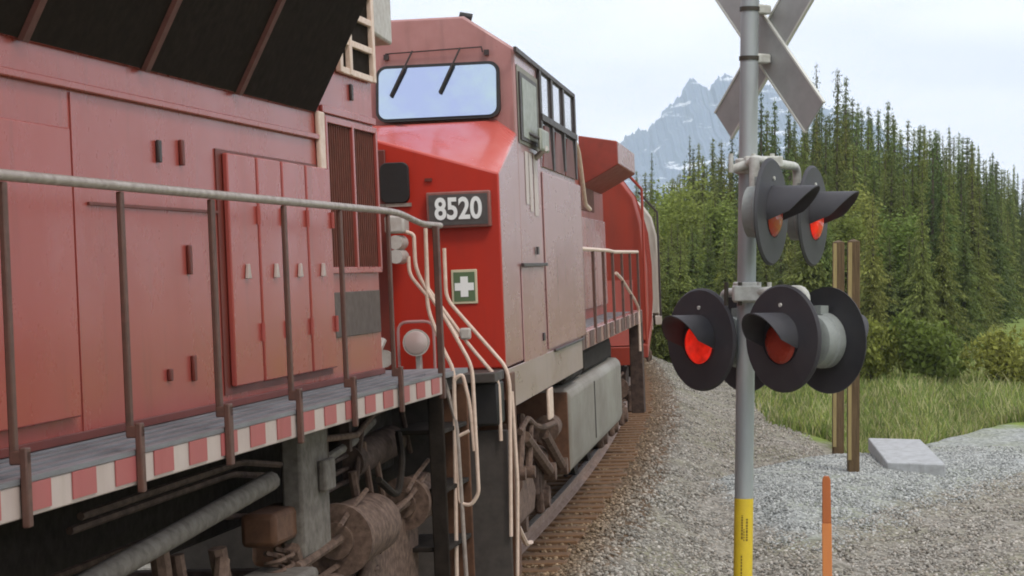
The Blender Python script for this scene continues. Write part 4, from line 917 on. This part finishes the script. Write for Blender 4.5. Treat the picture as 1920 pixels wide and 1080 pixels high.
heroes = [(1530, 116, 112, 4, 'tallest thin dark spruce against the sky, right of the crossbuck'), (1570, 128, 110, 5, 'tall full green spruce with high top right of the thin dark one'),
          (1586, 140, 116, 1, 'second narrow top leaning on the tall full green spruce'), (1427, 172, 104, 2, 'slim dark spruce top seen in the notch under the crossbuck'),
          (1452, 185, 106, 1, 'spruce behind the lower blade of the crossbuck'), (1478, 205, 100, 2, 'short dark spruce between the crossbuck blade and tall spires'),
          (1293, 252, 118, 4, 'thin dark spruce standing at the left edge of the near forest, against the mountain'), (1310, 268, 112, 3, 'broad yellow-green spruce left of the mast, in front of the mountain'),
          (1336, 258, 114, 0, 'green spruce directly below the tip of the left crossbuck blade'), (1352, 262, 108, 6, 'pale green spruce left of the mast above the upper lamps'),
          (1372, 240, 116, 2, 'dark spruce right behind the mast at the forest edge'), (1398, 205, 112, 1, 'tall spruce hidden behind the mast'),
          (1222, 284, 150, 4, 'lone far spire poking above the low distant trees'), (1608, 192, 120, 2, 'slender dark spruce right of the tall green one'),
          (1628, 196, 114, 1, 'spruce with slim crown near the right side of the forest'), (1646, 205, 110, 2, 'dark short spruce beside the right end of the visible forest'),
          (1664, 186, 108, 1, 'tall spruce at the right end of the visible forest'), (1508, 228, 98, 0, 'full spruce just under the lower end of the crossbuck blade'),
          (1548, 215, 96, 5, 'green spruce filling the gap below the tallest spire'), (1283, 300, 128, 2, 'small dark spruce left of the thin one at the forest edge')]
for h_ in heroes: place_tree(h_[0], h_[1], h_[2], h_[3], h_[4], None, random.uniform(.85, 1.05))
def sky_y(px):
    xs = [1150, 1200, 1285, 1295, 1360, 1400, 1430, 1470, 1500, 1520, 1600, 1620, 1670, 1710, 1790, 1870, 1950]
    ys_ = [318, 312, 308, 268, 262, 235, 200, 205, 215, 175, 175, 208, 200, 212, 236, 290, 330]
    return np.interp(px, xs, ys_)
cnt = 0
for row, (d0, d1, lo, hi, step) in enumerate(((118, 150, 2, 50, 8.5), (98, 112, 20, 95, 10), (84, 94, 60, 170, 15), (70, 80, 150, 330, 25))):
    px = 1188.0 if row < 1 else 1215.0
    while px < 1930:
        d = random.uniform(d0, d1) + .5 * max(0, px - 1760); yt = min(440, sky_y(px) + random.uniform(lo, hi) * (1 if px < 1720 else .5))
        kind = random.choice([0, 1, 2, 3, 5, 6, 1, 0] if row else [0, 1, 2, 2, 1, 5, 4])
        if px < 1300: kind = random.choice([3, 6, 0, 3])
        lab = ['distant spruce in the back row of the dense forest', 'spruce in the middle row of the dense forest', 'lower spruce in the front row of the forest edge', 'short spruce at the meadow edge in front of the forest'][row]
        lab += ' left of the signal mast' if px < 1385 else (' right of the signal mast' if px < 1570 else ' right of the timber posts')
        place_tree(px + random.uniform(-6, 6), yt, d, kind, lab, lab + ', a run of look-alike trees', random.choice([.7, .85, 1.0, 1.15, 1.35]) * random.uniform(.9, 1.1))
        px += step * random.uniform(.5, 1.5); cnt += 1
# far spruces beyond the frame's right and behind, one mass seen only in reflections
def forest_mass():
    vs_, fs_, tn_ = [], [], []
    base_v, base_f, base_t = spruce_mesh(12, 1.9, 14, 5, (.12, .145, .042), .08, .9)
    o = 0
    for k in range(150):
        ang = random.uniform(R(15), R(112)); d = random.uniform(62, 120)
        x, y = d * math.sin(ang), d * math.cos(ang)
        if x / max(y, 1) < .262: continue
        x *= 3.6; y *= 3.6
        s = random.uniform(.5, .85); z0 = float(ground_h(np.array(x), np.array(y)))
        vs_.append(base_v * np.array([s * 1.2, s * 1.2, s]) + np.array([x, y, z0])); fs_.append(base_f + o); tn_.append(base_t * random.uniform(.75, 1.2)); o += len(base_v)
    ob = raw_mesh('forest', np.concatenate(vs_), np.concatenate(fs_), 'needles', np.concatenate(tn_), 'stuff'); tag(ob, 'dark spruce forest continuing to the right beyond the clearing')
forest_mass()

# bright shrubs at the forest edge
def shrub_mesh(n, rx, rz, tone_c):
    cl = [(random.gauss(0, rx * .45), random.gauss(0, rx * .45), rz * random.uniform(.25, .85), random.uniform(.25, .5)) for _ in range(22)]
    cen, tone = [], []
    for _ in range(n):
        c = random.choice(cl); a = Vector((random.gauss(0, 1), random.gauss(0, 1), random.gauss(0, 1))).normalized() * c[3] * rx * random.uniform(.55, 1.0)
        cen.append((c[0] + a.x, c[1] + a.y, max(.05, c[2] + a.z * rz / rx * .8))); tone.append(random.uniform(.65, 1.3))
    v = tri_cards(np.array(cen), np.full(n, .11), .8).reshape(-1, 3)
    return v, np.arange(len(v)).reshape(-1, 4), np.repeat(np.array(tone)[:, None] * np.array(tone_c)[None], 4, 0)
SH = []
for c in ((.20, .235, .05), (.24, .27, .06), (.16, .20, .042)):
    v, f, tn = shrub_mesh(3400, 1.25, 2.4, c)
    tm = MB()
    for k in range(6):
        a = random.uniform(0, 6.28); tm.tube([(0, 0, -.2), (.35 * math.cos(a), .35 * math.sin(a), .9), (.75 * math.cos(a), .75 * math.sin(a), 1.7)], [.035, .025, .01], 5)
    to_ = tm.build('stems', 'bark'); tme = to_.data; bpy.data.objects.remove(to_)
    SH.append((mesh_data('foliage', v, f, 'leaves', tn), tme))
shr = [(1246, 505, 88, 0, 1.0, 'yellow-green shrub closest to the end of the train'), (1268, 470, 92, 1, 1.1, 'tall bright shrub at the foot of the dark spruces left of the mast'), (1296, 520, 86, 2, 1.0, 'low green shrub behind the lower left flasher'),
       (1330, 440, 90, 1, 1.2, 'big bright leafy shrub between the train and the mast'), (1362, 395, 94, 1, 1.2, 'tallest bright leafy shrub left of the mast'), (1378, 500, 84, 0, 1.0, 'leafy shrub right behind the mast'),
       (1432, 535, 68, 2, .8, 'leafy shrub showing between upper and lower flashers'), (1530, 600, 67, 1, .7, 'low leafy shrub just left of the timber posts'),
       (1636, 590, 66, 0, .8, 'low leafy shrub just right of the timber posts'), (1745, 570, 66, 2, 1.0, 'leafy shrub beyond the right end of the meadow'), (1880, 600, 64, 1, 1.0, 'rightmost leafy shrub before the forest')]
for px, yt, d, k, w, lab in shr:
    x = (px - 960) / 4000 * d; z0 = float(ground_h(np.array(x), np.array(d))) - .05; hh = EYE + (485 - yt) / 4000 * d - z0; s = hh / 2.9
    r = empty('leafy_shrub', Matrix.Translation((x, d, z0)) @ Matrix.Rotation(random.uniform(0, 6.28), 4, 'Z') @ Matrix.Diagonal((max(.8, s ** .7) * w, max(.8, s ** .7) * w, s, 1))); tag(r, lab, 'shrub')
    for nm, me in (('foliage', SH[k][0]), ('stems', SH[k][1])):
        o = bpy.data.objects.new(nm, me); col.objects.link(o); o.parent = r

# leafy poplars in front of the spruces
PO = []
for c in ((.25, .29, .07), (.20, .25, .06)):
    v, f, tn = shrub_mesh(5200, 1.35, 8.0, c); v[:, 2] += 1.2
    tm = MB(); tm.tube([(0, 0, -.3), (.06, 0, 3), (-.05, .05, 7)], [.13, .09, .02], 7)
    for k in range(9):
        a = random.uniform(0, 6.28); z = 1.8 + k * .6; tm.tube([(0, 0, z), (.9 * math.cos(a), .9 * math.sin(a), z + .9)], [.035, .01], 5)
    to_ = tm.build('trunk', 'bark'); tme = to_.data; bpy.data.objects.remove(to_)
    PO.append((mesh_data('crown', v, f, 'leaves', tn), tme))
for px, yt, d, k, lab in ((1236, 372, 100, 0, 'leafy poplar rising right behind the end of the train'), (1258, 352, 104, 1, 'leafy poplar second from the end of the train'), (1318, 340, 98, 0, 'pale leafy poplar in front of the broad spruce left of the mast'),
                          (1345, 372, 92, 1, 'leafy poplar above the lower left flasher'), (1384, 420, 88, 0, 'leafy poplar partly behind the mast'), (1580, 395, 80, 1, 'leafy poplar behind the tops of the timber posts'), (1630, 372, 84, 0, 'pale leafy poplar right of the timber posts'), (1700, 400, 82, 1, 'leafy poplar at the far right of the forest edge')):
    x = (px - 960) / 4000 * d; z0 = float(ground_h(np.array(x), np.array(d))) - .05; s = (EYE + (485 - yt) / 4000 * d - z0) / 9.6
    r = empty('leafy_tree', Matrix.Translation((x, d, z0)) @ Matrix.Rotation(random.uniform(0, 6.28), 4, 'Z') @ Matrix.Diagonal((.95, .95, s, 1))); tag(r, lab, 'tree')
    for nm, me in (('crown', PO[k][0]), ('trunk', PO[k][1])):
        o = bpy.data.objects.new(nm, me); col.objects.link(o); o.parent = r

# ------------------------------------------------------------------ mountain
def mountain():
    D = 5000.0
    pxs = np.array([700, 1000, 1100, 1165, 1195, 1215, 1240, 1256, 1268, 1277, 1281, 1288, 1296, 1306, 1318, 1333, 1346, 1358, 1375, 1400, 1440, 1490, 1560, 1620, 1680, 1760, 1860, 2200])
    pys = np.array([470, 380, 300, 262, 246, 240, 216, 196, 185, 178, 158, 155, 150, 157, 160, 162, 146, 140, 143, 150, 160, 180, 205, 222, 268, 330, 400, 470])
    xs = np.unique(np.concatenate([np.linspace(-700, 200, 120), np.linspace(200, 720, 380), np.linspace(720, 1600, 130)])); v_ = np.linspace(0, 1.25, 110)
    P = np.interp(xs, (pxs - 960) / 4000 * D, EYE + (485 - pys) / 4000 * D)
    jag = sum(np.sin(xs * f_ + p_) * a_ for f_, p_, a_ in ((.09, 1, 2.5), (.21, 2, 3.0), (.43, .5, 2.6), (.8, 3, 2.2), (1.7, 1, 1.2))); P = P + jag
    XX, VV = np.meshgrid(xs, v_)
    PP = np.interp(XX, xs, P)
    prof_ = np.where(VV <= 1, np.clip(VV, 0, 1) ** 1.15, 1 - (VV - 1) * 1.5)
    gul = (np.sin(XX * .022 + 3 * VV) * .5 + np.sin(XX * .055 + 7 * VV + 1) * .3 + np.sin(XX * .12 - 9 * VV) * .2)
    YY = D - (1 - VV) * 1500 + gul * 60 * (1 - np.abs(VV - 1)) * (VV < 1)
    terr = np.sin(VV * 42 + np.sin(XX * .01) * 1.5) * 9 * np.clip(VV, 0, 1) * (VV < .97)
    ZZ = PP * prof_ + (gul * 22 * VV * (1 - VV) * 4 + terr) * (VV < 1) - 8 * np.clip(1 - VV, 0, 1)
    V_ = np.stack([XX, YY, ZZ], -1).reshape(-1, 3); nx_, ny_ = len(xs), len(v_)
    i_ = (np.arange(ny_ - 1)[:, None] * nx_ + np.arange(nx_ - 1)[None]).ravel()
    F_ = np.stack([i_, i_ + 1, i_ + nx_ + 1, i_ + nx_], -1)
    mm, t, b = new_mat('haze_tinted_rock_with_snow'); N = t.nodes.new; K = t.links.new
    tx = N('ShaderNodeTexCoord'); mp_ = N('ShaderNodeMapping'); mp_.inputs['Scale'].default_value = (.010, .006, .050); mp_.inputs['Rotation'].default_value = (0, R(-14), 0)
    n1 = N('ShaderNodeTexNoise'); n1.inputs['Scale'].default_value = 1.0; n1.inputs['Detail'].default_value = 8; n1.inputs['Roughness'].default_value = .6
    K(tx.outputs['Object'], mp_.inputs['Vector']); K(mp_.outputs[0], n1.inputs['Vector'])
    r_ = N('ShaderNodeValToRGB'); r_.color_ramp.elements[0].position = .575; r_.color_ramp.elements[0].color = (.12, .165, .25, 1); r_.color_ramp.elements[1].position = .65; r_.color_ramp.elements[1].color = (.80, .82, .86, 1)  # rock colours tinted blue to carry part of the distance haze
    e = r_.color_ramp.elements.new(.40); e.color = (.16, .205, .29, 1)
    K(n1.outputs['Fac'], r_.inputs['Fac']); K(r_.outputs[0], b.inputs['Base Color']); b.inputs['Roughness'].default_value = .9
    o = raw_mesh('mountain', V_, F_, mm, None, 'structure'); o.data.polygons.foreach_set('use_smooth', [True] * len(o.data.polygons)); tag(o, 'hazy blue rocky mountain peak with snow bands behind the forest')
mountain()

# ------------------------------------------------------------------ haze
hz = bx(-5200, 5200, -5200, 5200, -9, 520).build('haze', 'black', None, smooth=False)
hm = bpy.data.materials.new('pale_blue_air'); hm.use_nodes = True; t = hm.node_tree; t.nodes.clear()
oo = t.nodes.new('ShaderNodeOutputMaterial'); pv = t.nodes.new('ShaderNodeVolumePrincipled')
pv.inputs['Color'].default_value = (.75, .85, 1.0, 1); pv.inputs['Density'].default_value = 0.00015; pv.inputs['Anisotropy'].default_value = 0.2
t.links.new(pv.outputs[0], oo.inputs['Volume'])
hz.data.materials.clear(); hz.data.materials.append(hm); hz['kind'] = 'stuff'; hz['label'] = 'thin blue air between camera and mountain'
sc.cycles.volume_bounces = 3
